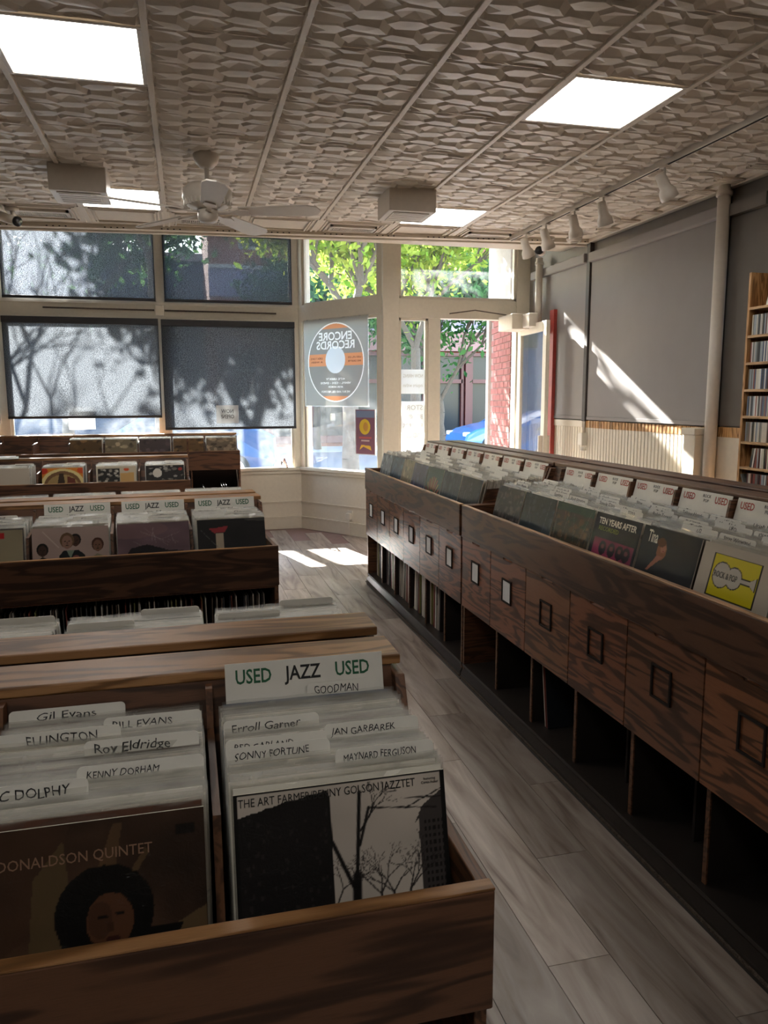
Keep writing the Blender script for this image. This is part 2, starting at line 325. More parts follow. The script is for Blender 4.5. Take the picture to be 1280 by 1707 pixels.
# ------------------------------------------------------------------ flat print painter (colours per grid point)
class Art:
    def __init__(s, n, base=(0.5, 0.5, 0.5), h=None):
        s.n = n; s.h = h or n; s.a = np.zeros((s.h, n, 3)); s.a[:] = base
        v, u = np.mgrid[0:s.h, 0:n]; s.u = u/(n-1); s.v = v/(s.h-1)
    def put(s, mask, c, al=1.0):
        k = (mask*al)[..., None]; s.a = s.a*(1-k)+np.array(c)*k; return s
    def ell(s, x, y, rx, ry, c, al=1.0, soft=0.0):
        d = ((s.u-x)/rx)**2+((s.v-y)/ry)**2
        m = (d < 1).astype(float) if not soft else np.clip((1-d)/soft, 0, 1); return s.put(m, c, al)
    def rect(s, x0, y0, x1, y1, c, al=1.0): return s.put(((s.u >= x0) & (s.u <= x1) & (s.v >= y0) & (s.v <= y1)).astype(float), c, al)
    def poly(s, pts, c, al=1.0):
        m = np.zeros(s.u.shape, bool); j = len(pts)-1
        for i in range(len(pts)):
            xi, yi = pts[i]; xj, yj = pts[j]
            k = ((yi > s.v) != (yj > s.v)) & (s.u < (xj-xi)*(s.v-yi)/(yj-yi+1e-9)+xi); m ^= k; j = i
        return s.put(m.astype(float), c, al)
    def line(s, p, q, w, c, al=1.0):
        px, py = p; dx, dy = q[0]-px, q[1]-py; L = dx*dx+dy*dy+1e-9
        t = np.clip(((s.u-px)*dx+(s.v-py)*dy)/L, 0, 1); d = np.hypot(s.u-px-t*dx, s.v-py-t*dy)
        return s.put(np.clip((w-d)/(0.35*w+0.002)+0.3, 0, 1), c, al)
    def noise(s, amt, cells=12, mul=True, tint=(1, 1, 1)):
        g = RN.rand(cells+2, cells+2); x = s.u*cells; y = s.v*cells; i = x.astype(int); j = y.astype(int); fx = x-i; fy = y-j
        val = (g[j, i]*(1-fx)+g[j, i+1]*fx)*(1-fy)+(g[j+1, i]*(1-fx)+g[j+1, i+1]*fx)*fy-0.5
        s.a = s.a*(1+amt*val[..., None]*2*np.array(tint)) if mul else s.a+amt*val[..., None]*np.array(tint); return s
    def tree(s, x, y, a, L, w, c, d=0, depth=5):
        if d > depth: return
        x2, y2 = x+math.cos(a)*L, y+math.sin(a)*L; s.line((x, y), (x2, y2), w, c)
        for k in range(2 if d else 3): s.tree(x2, y2, a+random.uniform(-0.75, 0.75), L*random.uniform(0.62, 0.85), w*0.66, c, d+1, depth)
    def text(s, body, x, y, w_, h_, c, mirror=False):
        cu = bpy.data.curves.new('t', 'FONT'); cu.body = body; cu.size = 1; cu.resolution_u = 3; cu.offset = .02; t = bpy.data.objects.new('t', cu)
        me = bpy.data.meshes.new_from_object(t); bpy.data.objects.remove(t); bpy.data.curves.remove(cu); me.calc_loop_triangles()
        co = np.zeros(len(me.vertices)*3); me.vertices.foreach_get('co', co); co = co.reshape(-1, 3)[:, :2]
        lo, hi = co.min(0), co.max(0); q = (co-lo)/(hi-lo)-.5
        if mirror: q[:, 0] *= -1
        q = q*np.array([w_, h_])+np.array([x, y]); m = np.zeros(s.u.shape, bool)
        for t_ in me.loop_triangles:
            A_, B_, C_ = q[list(t_.vertices)]
            x0, x1 = min(A_[0], B_[0], C_[0]), max(A_[0], B_[0], C_[0]); y0, y1 = min(A_[1], B_[1], C_[1]), max(A_[1], B_[1], C_[1])
            i0, i1 = int(max(0, x0*(s.n-1))), int(min(s.n-1, x1*(s.n-1)))+2; j0, j1 = int(max(0, y0*(s.h-1))), int(min(s.h-1, y1*(s.h-1)))+2
            U, V = s.u[j0:j1, i0:i1], s.v[j0:j1, i0:i1]
            e = lambda P, Q: (Q[0]-P[0])*(V-P[1])-(Q[1]-P[1])*(U-P[0])
            a1, a2, a3 = e(A_, B_), e(B_, C_), e(C_, A_); m[j0:j1, i0:i1] |= ((a1 >= 0) & (a2 >= 0) & (a3 >= 0)) | ((a1 <= 0) & (a2 <= 0) & (a3 <= 0))
        bpy.data.meshes.remove(me); return s.put(m.astype(float), c)
    def squeeze(s, f):
        k = np.clip(((np.arange(s.h)/(s.h-1))-(1-f))/f, 0, 1)*(s.h-1); s.a = s.a[k.astype(int)]; return s
    def mesh(s, name, W, H, mat, y=0.0, x0=None, z0=0.0):
        x0 = -W/2 if x0 is None else x0
        n, h = s.n, s.h; co = np.zeros((h*n, 3)); co[:, 0] = x0+s.u.ravel()*W; co[:, 1] = y; co[:, 2] = z0+s.v.ravel()*H
        idx = np.arange(h*n).reshape(h, n); q = np.stack([idx[:-1, :-1], idx[:-1, 1:], idx[1:, 1:], idx[1:, :-1]], -1).reshape(-1, 4)
        me = bpy.data.meshes.new(name); me.from_pydata(co.tolist(), [], q.tolist()); me.update()
        ca = me.color_attributes.new('Col', 'FLOAT_COLOR', 'POINT'); rgba = np.ones((h*n, 4)); a = np.clip(s.a, 0, 1)
        rgba[:, :3] = np.where(a <= 0.04045, a/12.92, ((a+0.055)/1.055)**2.4).reshape(-1, 3); ca.data.foreach_set('color', rgba.ravel())
        me.materials.append(mat); return me

def face(a, x, y, r, skin, hair, shade=0.6):
    a.ell(x, y+r*0.25, r*0.98, r*1.15, hair); a.ell(x, y, r*0.72, r, skin); a.ell(x-r*0.28, y+r*0.15, r*0.14, r*0.08, tuple(v*0.35 for v in skin)); a.ell(x+r*0.28, y+r*0.15, r*0.14, r*0.08, tuple(v*0.35 for v in skin))
    a.ell(x+r*0.03, y-r*0.12, r*0.1, r*0.2, tuple(v*shade for v in skin), 0.6); a.ell(x, y-r*0.5, r*0.25, r*0.08, tuple(v*0.45 for v in skin))

# ================================================================== THE SETTING
XW = 3.72            # right wall
CZ = 3.0             # ceiling height
YA = 9.16            # shop window plane
YC = 8.05            # recessed entry door plane
def struct(o): o['kind'] = 'structure'; return o

# floor: slab plus planks
fl = struct(MB().box(-3.6, XW+0.1, -2.6, 9.3, -0.12, -0.006).build('floor', M['mortar']))
PW, PL = 0.19, 1.22
pm = MB().box(-PW/2+.0012, PW/2-.0012, -PL/2+.0012, PL/2-.0012, -0.007, 0.0).mesh('floor_plank', M['plank'])
rest = MB(); cnt = 0
for i in range(-19, 20):
    off = (i*0.47) % 1.22
    for j in range(-3, 9):
        x, y = 0.05+i*PW, j*PL+off
        if x < -3.5 or x > XW-0.08 or y > 8.5 or y < -2.0: continue
        if 0.2 < x < 1.6 or (0.2 < x < 2.4 and y > 6):
            link('floor_plank', pm, fl, (x, y, 0))
        else: rest.box(x-PW/2+.0012, x+PW/2-.0012, y-PL/2+.0012, y+PL/2-.0012, -0.007, 0)
struct(rest.build('floor_planks', M['plank'], fl))['kind'] = 'stuff'
# inset entry corner: planks laid square to the bay, with metal trim
ins = MB().box(-0.0, 1.0, 0, 0.5, 0.0, 0.004)

class Seg:
    def __init__(s, P, Q):
        s.P = Vector((P[0], P[1])); d = Vector((Q[0], Q[1]))-s.P; s.L = d.length; s.u = d/s.L
        s.n = Vector((s.u.y, -s.u.x))          # towards the room for left-to-right segments
        s.M = Matrix(((s.u.x, s.n.x, 0, s.P.x), (s.u.y, s.n.y, 0, s.P.y), (0, 0, 1, 0), (0, 0, 0, 1)))
    def box(s, mb, s0, s1, n0, n1, z0, z1, mi=0): mb.box(s0, s1, n0, n1, z0, z1, mi, s.M); return s
A = Seg((-3.6, YA), (1.31, YA)); B = Seg((1.31, YA), (2.05, 8.12)); D = Seg((2.05, YC), (XW, YC))
ZS, ZH0, ZH1, ZT = 0.745, 2.44, 2.62, 3.5     # sill, header bottom, header top, bay top
def ax(x): return x+3.6

# --- front wall (left bay)
mb = MB()
A.box(mb, 0, A.L, -0.14, 0, 0, ZS-0.03)
A.box(mb, 0, A.L, -0.145, 0.006, ZH0, ZH1)
for x0, x1 in ((-3.6, -3.3), (-1.955, -1.86), (-0.275, -0.19), (1.235, 1.33)): A.box(mb, ax(x0), ax(x1), -0.14, 0.0, ZS-0.03, ZT)
A.box(mb, 0, A.L, -0.14, 0, ZT-0.06, ZT+.1)
wf = struct(mb.build('wall_front', M['cream']))
mb = MB(); A.box(mb, 0, A.L+.02, 0, 0.05, ZS-0.035, ZS); A.box(mb, 0, A.L, 0.0, 0.025, ZS-0.075, ZS-0.035); mb.build('window_sill', M['cream'], wf, bevel=.004)
mb = MB(); A.box(mb, 0, A.L, 0, 0.012, ZH0+0.02, ZH0+0.045); A.box(mb, 0, A.L, 0, 0.02, ZH1-0.03, ZH1); mb.build('header_moulding', M['cream'], wf)
mb = MB(); A.box(mb, 0, A.L, 0, 0.015, 0, 0.135); A.box(mb, 0, A.L, 0, 0.022, 0.135, 0.15); A.box(mb, 0, A.L, 0.0, 0.012, 0.32, 0.335); struct(mb.build('baseboard_front', M['cream']))
# --- angled wall
mb = MB()
B.box(mb, 0, B.L, -0.14, 0, 0, ZS-0.03); B.box(mb, 0, B.L, -0.145, 0.006, ZH0, ZH1)
B.box(mb, -0.03, 0.06, -0.14, 0, ZS-0.03, ZT); B.box(mb, B.L-0.06, B.L+0.04, -0.14, 0.0, 0, ZT); B.box(mb, 0, B.L, -0.14, 0, ZT-0.06, ZT+.1)
we = struct(mb.build('wall_entry', M['cream']))
mb = MB(); B.box(mb, -.03, B.L-.05, 0, 0.05, ZS-0.035, ZS); B.box(mb, 0, B.L, 0, 0.025, ZS-0.075, ZS-0.035); mb.build('window_sill', M['cream'], we, bevel=.004)
mb = MB(); B.box(mb, 0, B.L, 0, 0.015, 0, 0.135); B.box(mb, 0, B.L, 0, 0.022, 0.135, 0.15); B.box(mb, 0, B.L, 0.0, 0.012, 0.32, 0.335); struct(mb.build('baseboard_entry', M['cream']))
# --- door wall
mb = MB()
def dx(x): return x-2.05
for x0, x1, z0, z1, q in ((2.05, 2.225, 0, ZT, 0), (2.225, 3.565, ZH0-.04, ZH1-.02, -.004), (2.55, 2.69, 0, ZH0-.04, -.008), (3.565, XW, 0, ZT, 0), (2.225, 2.55, 0, 0.3, -.004)):
    D.box(mb, dx(x0), dx(x1), -0.12, q, z0, z1)
D.box(mb, 0, D.L, -0.12, 0, ZT-.1, ZT+.1)
wd = struct(mb.build('wall_door', M['cream'], bevel=.004))
# window trim mouldings around every pane, glass panes
def window(name, seg, openings, mat='cream'):
    fr = MB(); 
    for s0, s1, z0, z1 in openings:
        t = 0.028
        for a in ((s0, s1, z0, z0+t), (s0, s1, z1-t, z1), (s0, s0+t, z0, z1), (s1-t, s1, z0, z1)):
            seg.box(fr, a[0], a[1], -0.075, -0.02, a[2], a[3])
    o = struct(fr.build(name, M[mat], bevel=.003))
    for s0, s1, z0, z1 in openings:
        g = MB(); seg.box(g, s0+.02, s1-.02, -0.052, -0.046, z0+.02, z1-.02); g.build('glass_pane', M['glass'], o)
    return o
window('window_1', A, [(ax(-3.3), ax(-1.955), ZS-.03, ZH0), (ax(-3.3), ax(-1.955), ZH1, ZT-.06)])
window('window_2', A, [(ax(-1.86), ax(-.275), ZS-.03, ZH0), (ax(-1.86), ax(-.275), ZH1, ZT-.06)])
window('window_3', A, [(ax(-.19), ax(1.235), ZS-.03, ZH0), (ax(-.19), ax(1.235), ZH1, ZT-.06)])
window('window_4', B, [(.06, B.L-.06, ZS-.03, ZH0), (.06, B.L-.06, ZH1, ZT-.06)])
window('window_5', D, [(dx(2.225), dx(2.55), 0.3, ZH0-.04)])
window('window_6', D, [(dx(2.225), dx(3.565), ZH1-.02, ZT-.1)])
# bay ceiling above the display strip and the drop beam with its drilled fascia
struct(MB().box(-3.6, XW+.1, 6.7, 9.3, ZT+.08, ZT+.14).build('trim_1', M['cream']))
fs = Seg((-3.6, 7.36), (XW, 6.70))
mb = MB(); fs.box(mb, 0, fs.L, -0.05, 0.0, CZ-0.005, ZT+.1); fs.box(mb, 0, fs.L, -0.06, 0.03, CZ-.035, CZ+0.01); fs.box(mb, 0, fs.L, -0.085, -0.04, CZ-.05, CZ-.01)
tf = struct(mb.build('trim_2', M['ceil_flat'], bevel=.004))
hm = MB()
for k in range(16):
    for q in range(4): 
        s = 0.25+k*0.46+q*0.05; fs.box(hm, s, s+.014, 0.028, 0.032, CZ-.03, CZ-.022)
hm.build('fixing_holes', M['dark'], tf)['kind'] = 'stuff'

# --- right wall with its painted-over blinds, rails and beadboard
rw = struct(MB().box(XW, XW+0.12, -2.6, YC+.15, 0, ZT+.1).build('wall_right', M['gray_wall']))
bx = lambda *a, m='cream', n='part', p=rw, bev=0: MB().box(*a).build(n, M[m], p, bevel=bev)
# blinds: cloth panel hanging from a rail
def wall_blind(y0, y1, z0, z1, label, rail_z):
    t = thing('wall_blind', label, 'blind', (XW, (y0+y1)/2, z0)); h = (y1-y0)/2
    MB().box(-.028, -.018, -h, h, 0.0, z1-z0).build('blind_cloth', M['gray_panel'], t)
    MB().box(-.07, -.003, -h-.0, h, rail_z-z0, rail_z-z0+.085).build('blind_rail', M['gray_panel'], t, bevel=.01)
    MB().box(-.034, -.014, -h, h, 0.0, 0.03).build('hem_bar', M['gray_panel'], t, bevel=.003)
    return t
wall_blind(4.86, 6.66, 1.345, 2.80, 'wide taupe blind on the right wall between the dark seam and the white pipe', 2.79)
wall_blind(6.74, 7.9, 1.345, 2.80, 'narrow grey blind on the right wall beside the open door', 2.80)
MB().box(XW-.06, XW-.002, 4.40, 4.75, 2.78, 2.86).build('blind_rail', M['gray_dark'], rw)
MB().box(XW-.045, XW-.001, 6.67, 6.73, 1.33, CZ).build('wall_seam', M['dark_edge'], rw, bevel=.004)
MB().box(XW-.05, XW-.001, 4.795, 4.86, 1.33, CZ).build('blind_side_channel', M['dark_edge'], rw)
MB().box(XW-.012, XW-.001, -2.6, 4.79, 1.35, CZ).build('grey_wall_board', M['gray_dark'], rw)
# beadboard wainscot
bd = MB(); y = -2.5
while y < 7.9:
    bd.prism([(XW-.012, y+.003), (XW-.018, y+.008), (XW-.018, y+.042), (XW-.012, y+.047), (XW-.001, y+.047), (XW-.001, y+.003)], 0.0, 1.27, 'z'); y += 0.05
tag(bd.build('beadboard_slats', M['cream_wall'], rw), kind='stuff')
tw = MB(); y = 4.9
while y < 6.68:
    tw.prism([(XW-.014, y+.002), (XW-.022, y+.008), (XW-.022, y+.042), (XW-.014, y+.048), (XW-.001, y+.048), (XW-.001, y+.002)], 1.27, 1.335, 'z'); y += 0.05
tag(tw.build('bare_wood_slats', M['trimwood'], rw), kind='stuff')
MB().box(XW-.03, XW-.001, 6.74, 7.9, 1.27, 1.335).build('wainscot_cap', M['cream_wall'], rw, bevel=.005)
MB().box(XW-.16, XW-.001, 4.845, 4.98, 0, 1.30).build('boxed_pipe_base', M['cream_wall'], rw, bevel=.005)
MB().box(XW-.17, XW-.001, 4.84, 5.0, 1.28, 1.33).build('boxed_base_cap', M['cream_wall'], rw, bevel=.005)
MB().box(XW-.02, XW-.001, 4.22, 4.80, 1.27, 1.34).build('bare_wood_board', M['trimwood'], rw)
MB().box(XW-.02, XW-.001, 4.22, 4.80, 0, 1.27).build('flat_wainscot', M['cream_wall'], rw)
struct(MB().box(XW-.03, XW-.018, -2.5, 4.7, 0, .14).build('baseboard_right', M['cream_wall']))
# other walls
struct(MB().box(-3.72, -3.6, -2.6, 9.3, 0, ZT+.1).build('wall_left', M['gray_wall']))
struct(MB().box(-3.72, XW+.1, -2.72, -2.6, 0, ZT+.1).build('wall_back', M['gray_dark']))

# --- pressed ceiling
GX0, GY0, G = -0.10, 3.37, 0.615
ce = struct(MB().box(-3.6, XW+.1, -2.6, 6.95, CZ+.012, CZ+.06).build('ceiling', M['ceil']))
def tile_mesh(flip):
    mb = MB(); nx, ny = 4, 6; w_, h_ = G/nx, G/ny; e = 0.006; rs = random.Random(3)
    for i in range(-1, nx+1):
        for j in range(-1, ny+1):
            cx = (i+.5)*w_-G/2; cy = (j+.5+(0.5 if i % 2 else 0))*h_-G/2
            kind = (i+2*j) % 3
            sk = (0.0, 0.16, -0.16)[kind]*h_*1.6
            # outer hexagon (flat along y), shared with the neighbours
            ox = [(-.34, -.5), (.34, -.5), (.66, 0), (.34, .5), (-.34, .5), (-.66, 0)]
            out = [(cx+a*w_, cy+b*h_) for a, b in ox]
            kx, ky = ((0.84, 0.80), (0.86, 0.52), (0.80, 0.66))[kind]; dep = (0.018, 0.023, 0.016)[kind]; chv = (-0.05, 0.42, -0.22)[kind]
            inn = [(cx+a*w_*kx, cy+b*h_*ky+0.07*h_+sk*a*.6+chv*h_*(abs(a)-.3)) for a, b in ox]
            clampv = lambda p: (max(-G/2+e, min(G/2-e, p[0])), max(-G/2+e, min(G/2-e, p[1])))
            o2 = [clampv(p) for p in out]; i2 = [clampv(p) for p in inn]; c2 = clampv((cx, cy+.12*h_))
            edge = lambda p: abs(p[0]) > G/2-e*1.5 or abs(p[1]) > G/2-e*1.5
            vs = [(x, y, 0.0) for x, y in o2]+[(x, y, 0.0 if edge((x, y)) else -dep) for x, y in i2]+[(c2[0], c2[1], -dep*0.25 if kind == 0 else -dep*1.15)]
            if edge(c2): vs[12] = (c2[0], c2[1], 0)
            fs_ = []
            for q in range(6):
                r = (q+1) % 6; fs_ += [(q, 6+q, 6+r, r), (6+q, 12, 6+r)]
            mb.add(vs, fs_)
    for x0, x1, y0, y1 in ((-G/2, G/2, -G/2+.001, -G/2+e), (-G/2, G/2, G/2-e, G/2-.001)): mb.box(x0, x1, y0, y1, -0.006, 0.004)
    return mb.mesh('ceiling_tile', M['ceil'])
tmesh = [tile_mesh(0)]
lights = {(-1, 0), (3, 0), (-1, 4), (3, 4), (-1, -7), (3, -7)}  # rearmost pair is unseen, added behind the camera to brighten the foreground
runner = MB()
for i in range(-6, 6):
    for j in range(-9, 5):
        if (i, j) in lights: continue
        link('ceiling_tile', tmesh[0], ce, (GX0+(i+.5)*G, GY0+(j+.5)*G, CZ+.006))
for i in range(-6, 7):
    x = GX0+i*G
    MB().box(-.014, .014, -4.6, 1.56, -.012, .012).add([], []).build('ceiling_runner', M['ceil_flat'], ce, (x, GY0+G*5/2+0.4-0.02, CZ), bevel=.003) if x < XW-.2 else None
for j in range(-9, 6):
    y = GY0+j*G
    MB().box(-3.5, XW-.2, -.004, .004, -.004, .01).build('cross_tee', M['ceil_flat'], ce, (0, y, CZ))
# plain border with coffers and vents towards the window, flat strip along the wall
brd = MB(); brd.box(-3.6, XW, GY0+5*G+.005, 7.3, CZ, CZ+.01)
brd.build('ceiling_border', M['ceil_flat'], ce)
sb = MB(); sb.box(3.60, XW, -2.6, 6.45, CZ-.012, CZ+.01); sb.box(3.66, XW, -2.6, 6.8, CZ-.03, CZ)
sb.build('side_border', M['ceil_flat'], ce, bevel=.004)
rb = MB(); y = 0.6
while y < 6.3:
    for q in range(4): rb.box(3.48, 3.655, y+q*.028, y+q*.028+.012, CZ-.024, CZ-.01)
    y += G/2
tag(rb.build('border_ribs', M['ceil_flat'], ce), kind='stuff')
for i in range(-5, 6):
    x0 = GX0+i*G; yb = GY0+5*G; d_ = 0.5-0.03*max(0, i)
    fr = MB()
    for k, (m_, z_) in enumerate(((.05, .008), (.075, .014))):
        a, b, c, d = x0+m_, x0+G-m_, yb+.05+k*.02, yb+d_-k*.02
        for bb in ((a, b, c, c+.012), (a, b, d-.012, d), (a, a+.012, c, d), (b-.012, b, c, d)): fr.box(bb[0], bb[1], bb[2], bb[3], CZ-z_, CZ+.002)
    fr.box(x0-.03, x0-.012, yb, yb+d_+.05, CZ-.012, CZ+.002); fr.box(x0+.012, x0+.03, yb, yb+d_+.05, CZ-.012, CZ+.002)
    fr.build('coffer_moulding', M['ceil_flat'], ce, bevel=.002)
    if i % 2 == 0:
        t = thing('ceiling_vent', {-4: 'a', -2: 'b'}.get(i, ''), 'vent', (x0+G/2, yb+.27, CZ))
        t['label'] = {-4: 'white slotted vent in the ceiling border, far left', -2: 'white slotted ceiling vent at the left end of the border, above the left transom', 0: 'white slotted ceiling vent just behind the ceiling fan', 2: 'white slotted ceiling vent in the middle, above the corner of the bay', 4: 'white slotted ceiling vent at the right end of the border, above the door transom'}[i]
        f = MB()
        for bb in ((-.2, .2, -.09, -.07), (-.2, .2, .07, .09), (-.2, -.18, -.09, .09), (.18, .2, -.09, .09)): f.box(*bb, -.02, 0)
        f.build('vent_frame', M['white_metal'], t); MB().box(-.18, .18, -.07, .07, -.004, -.001).build('vent_backing', M['dark'], t)
        s_ = MB()
        for q in range(24): s_.box(-.175+q*.015, -.167+q*.015, -.02, .065, -.018, -.004)
        s_.box(-.18, .18, -.07, -.02, -.016, -.004); tag(s_.build('vent_slats', M['white_metal'], t), kind='stuff')

# ceiling light panels
PM = emit('lit diffuser', (1.0, 0.96, 0.9), PANEL_EMIT)
LL = {(-1, 0): 'large lit square light panel at the upper left corner', (3, 0): 'lit square light panel in the upper right of the ceiling', (-1, 4): 'lit light panel behind the white box at the far left', (3, 4): 'lit light panel behind the white box near the door'}
for (i, j) in sorted(lights):
    t = thing('ceiling_light', LL.get((i, j), 'added unseen light panel behind the camera, brightening the foreground'), 'light', (GX0+(i+.5)*G, GY0+(j+.5)*G, CZ), group='added ceiling panels behind the camera' if j < 0 else None)
    MB().box(-.275, .275, -.275, .275, -.006, -.002).build('diffuser', PM, t)
    f = MB(); h = G/2-.012
    for bb in ((-h, h, -h, -.275), (-h, h, .275, h), (-h, -.275, -.275, .275), (.275, h, -.275, .275)): f.box(*bb, -.012, .004)
    f.build('light_frame', M['white_metal'], t, bevel=.003)

# ================================================================== RECORD RACKS
def rack_matrix(loc, rotz): return Matrix.Translation(loc) @ Matrix.Rotation(rotz, 4, 'Z')
LEAN = R(14)
def make_rack(label, loc, rotz, W, lip=0.87, floor=0.685, cap=1.05, depth=0.62, parts=None, bins=(), shelf=True, group=None, front_lo=0.685, slant=0.0, capw=0.125, capm='oak'):
    """origin on the floor under the front lip at the local +x end; x runs from -W to 0, y to the back"""
    t = thing('record_rack', label, 'rack', loc, rotz, group)
    b = depth-capw
    MB().prism([(0.0, front_lo), (0.022, front_lo), (0.022-slant, lip), (-slant, lip)], -W+.02, -.0, 'x').build('front_panel', M['oak_dark'], t, bevel=.003)
    MB().box(-W+.02, 0, -slant, .024-slant, lip, lip+.004).build('front_panel_edge', M['oak'], t, bevel=.001)
    for x0 in (-.02, -W):
        MB().prism([(.0225, 0.0), (depth-.03, 0), (depth-.03, cap-.03), (b-.03, cap-.03), (b-.1, lip), (.0225, lip)], x0, x0+.02, 'x').build('side_panel', M['oak_side'], t, bevel=.002)
    bl = b-.02
    MB().prism([(bl-(cap-floor)*math.tan(LEAN)+.02, floor), (bl-(cap-floor)*math.tan(LEAN)+.035, floor), (bl+.035, cap-.02), (bl+.02, cap-.02)], -W+.02, -.02, 'x').build('back_panel', M['oak_dark'], t)
    MB().box(-W, 0.0, b, depth, cap-.02, cap).build('top_cap', M[capm], t, bevel=.003)
    MB().box(-W+.02, -.02, .0225, b-.05, floor-.014, floor-.001).build('bin_floor', M['oak_dark'], t)
    MB().box(-W+.02, -.02, b-.02, depth-.035, 0.04, cap-.35).build('rear_board', M['shelfdark'], t)
    for x in bins:
        MB().prism([(.03, floor), (bl-.03, floor), (bl+.012, cap-.022), (bl-.015, cap-.022), (bl-.035, floor+.275), (.165, floor+.26), (.12, floor+.12), (.04, lip-.06)], x-.006, x+.006, 'x').build('bin_divider', M['oak_side'], t)
    if shelf:
        MB().box(-W+.02, -.02, .03, b-.03, .30, .318).build('shelf_board', M['oak_side'], t)
        MB().box(-W+.02, -.02, .05, depth-.04, .0, .06).build('kick_board', M['kick'], t)
    return t

# record sleeves: four shapes shared by all copies
def rec_mesh(k, front_art=False):
    rs = random.Random(k); mb = MB(); W_, Hh, T = .315, .314, .0038
    mb.box(-W_/2, W_/2, 0, T, 0, Hh-.001*k, 0)
    # plastic film: two wavy sheets taller than the jacket
    for y, h in ((-.0012, .322+.002*(k % 3)), (T+.0012, .319)):
        n = 9; vs = []
        for i in range(n+1):
            x = -.161+.322*i/n; vs += [(x, y, 0.0), (x, y+rs.uniform(-.001, .001), Hh-.02), (x, y+rs.uniform(-.0028, .0028), h+rs.uniform(-.0015, .0015))]
        mb.add(vs, [(3*i, 3*i+3, 3*i+4, 3*i+1) for i in range(n)]+[(3*i+1, 3*i+4, 3*i+5, 3*i+2) for i in range(n)], 1)
    return mb
REC = [rec_mesh(k).mesh('record', [M['jacket'], M['plastic']]) for k in range(4)]
SPL = [MB().box(-.0023, .0023, 0, .315, 0, .314-.001*k).mesh('shelved_record', [M['spine']]) for k in range(3)]

def place(o, Mx, x, y, z, lean, rz=0.0, roll=0.0):
    o.matrix_world = Mx @ Matrix.Translation((x, y, z)) @ Matrix.Rotation(rz, 4, 'Z') @ Matrix.Rotation(-lean, 4, 'X') @ Matrix.Rotation(roll, 4, 'Y')
nrec = 0
def fill(Mx, xc, y0, y1, n, z, label, group, lean=LEAN, seed=0, filler=0, zj=.006):
    """n single sleeves between y0 and y1 (bottom edge), plus a joined filler in between"""
    global nrec
    rs = random.Random(seed)
    for k in range(n):
        o = link('record', REC[rs.randrange(4)]); nrec += 1
        sec = (', front third', ', middle third', ', rear third')[min(2, 3*k//n)]; tag(o, label+sec, 'record', group+sec)
        place(o, Mx, xc+rs.uniform(-.004, .004), y0+(y1-y0)*(k+.5)/n+rs.uniform(-.0015, .0015), z+rs.uniform(0, zj), lean+rs.uniform(-.014, .014), 0, rs.uniform(-.004, .004))
    if filler:
        mb = MB()
        for k in range(filler):
            m = Matrix.Translation((xc+rs.uniform(-.004, .004), y0+(y1-y0)*(k+.5)/filler+rs.uniform(-.002, .002)+.004, z+rs.uniform(-.004, zj))) @ Matrix.Rotation(-lean+rs.uniform(-.01, .01), 4, 'X')
            mb.box(-.1575, .1575, 0, .0036, 0, .313, rs.choice((0, 0, 0, 1, 1, 2)), m)
            h = .322+rs.uniform(-.003, .003); a = rs.uniform(-.002, .002)
            mb.add([(-.16, -.001, 0), (.16, -.001, 0), (.16, -.001+a, h), (-.16, -.001-a, h+rs.uniform(-.002, .002))], [(0, 1, 2, 3)], 3, m)
        o = mb.build('packed_records', [M['j1'], M['j2'], M['j3'], M['plastic']])
        o.matrix_world = Mx; tag(o, 'tight pack of '+label.replace('plastic-sleeved record ', 'records '), 'records', kind='stuff')
def front_record(Mx, xc, y, z, art, label, n_mat='cover', lean=LEAN, film=True, texts=(), scale=1.0, rz=0.0, name='record', cat='record', jw=.315, sq=1.0):
    """a record whose front cover shows: jacket > printed cover, lettering; film sleeve"""
    t = thing(name, label, cat); place(t, Mx, xc, y, z, lean, rz)
    MB().box(-jw/2, jw/2, 0, .0036, 0, .314).build('jacket', M['j2'], t)
    if sq < 1: art.squeeze(sq)
    cv = link('cover_print', art.mesh('cover_print', jw, .314, M[n_mat], y=-.0006), t)
    for s, size, mat, px, pz, kw in texts:
        text(s, size*(.5+.5*sq), M[mat], t, (px, -.0012, .314*(1-sq)+pz*sq), (R(90), 0, 0), **kw)
    if film:
        rs = random.Random(int(xc*1000)+7); mb = MB(); n = 12; h = .326; vs = []
        for i in range(n+1):
            x = -.163+.326*i/n
            for zz in (0, .1, .2, .3, h): vs.append((x, -.003+rs.uniform(-.001, .0008), zz+(rs.uniform(-.001, .001) if zz == h else 0)))
        mb.add(vs, [(5*i+q, 5*i+5+q, 5*i+6+q, 5*i+1+q) for i in range(n) for q in range(4)]); mb.build('film_sleeve', M['film'], t, smooth=True)
    return t
M['film'] = glass('front film', (0.98, 0.98, 0.97), 0.0, 0.1, fres=0.05)
CARD = {}
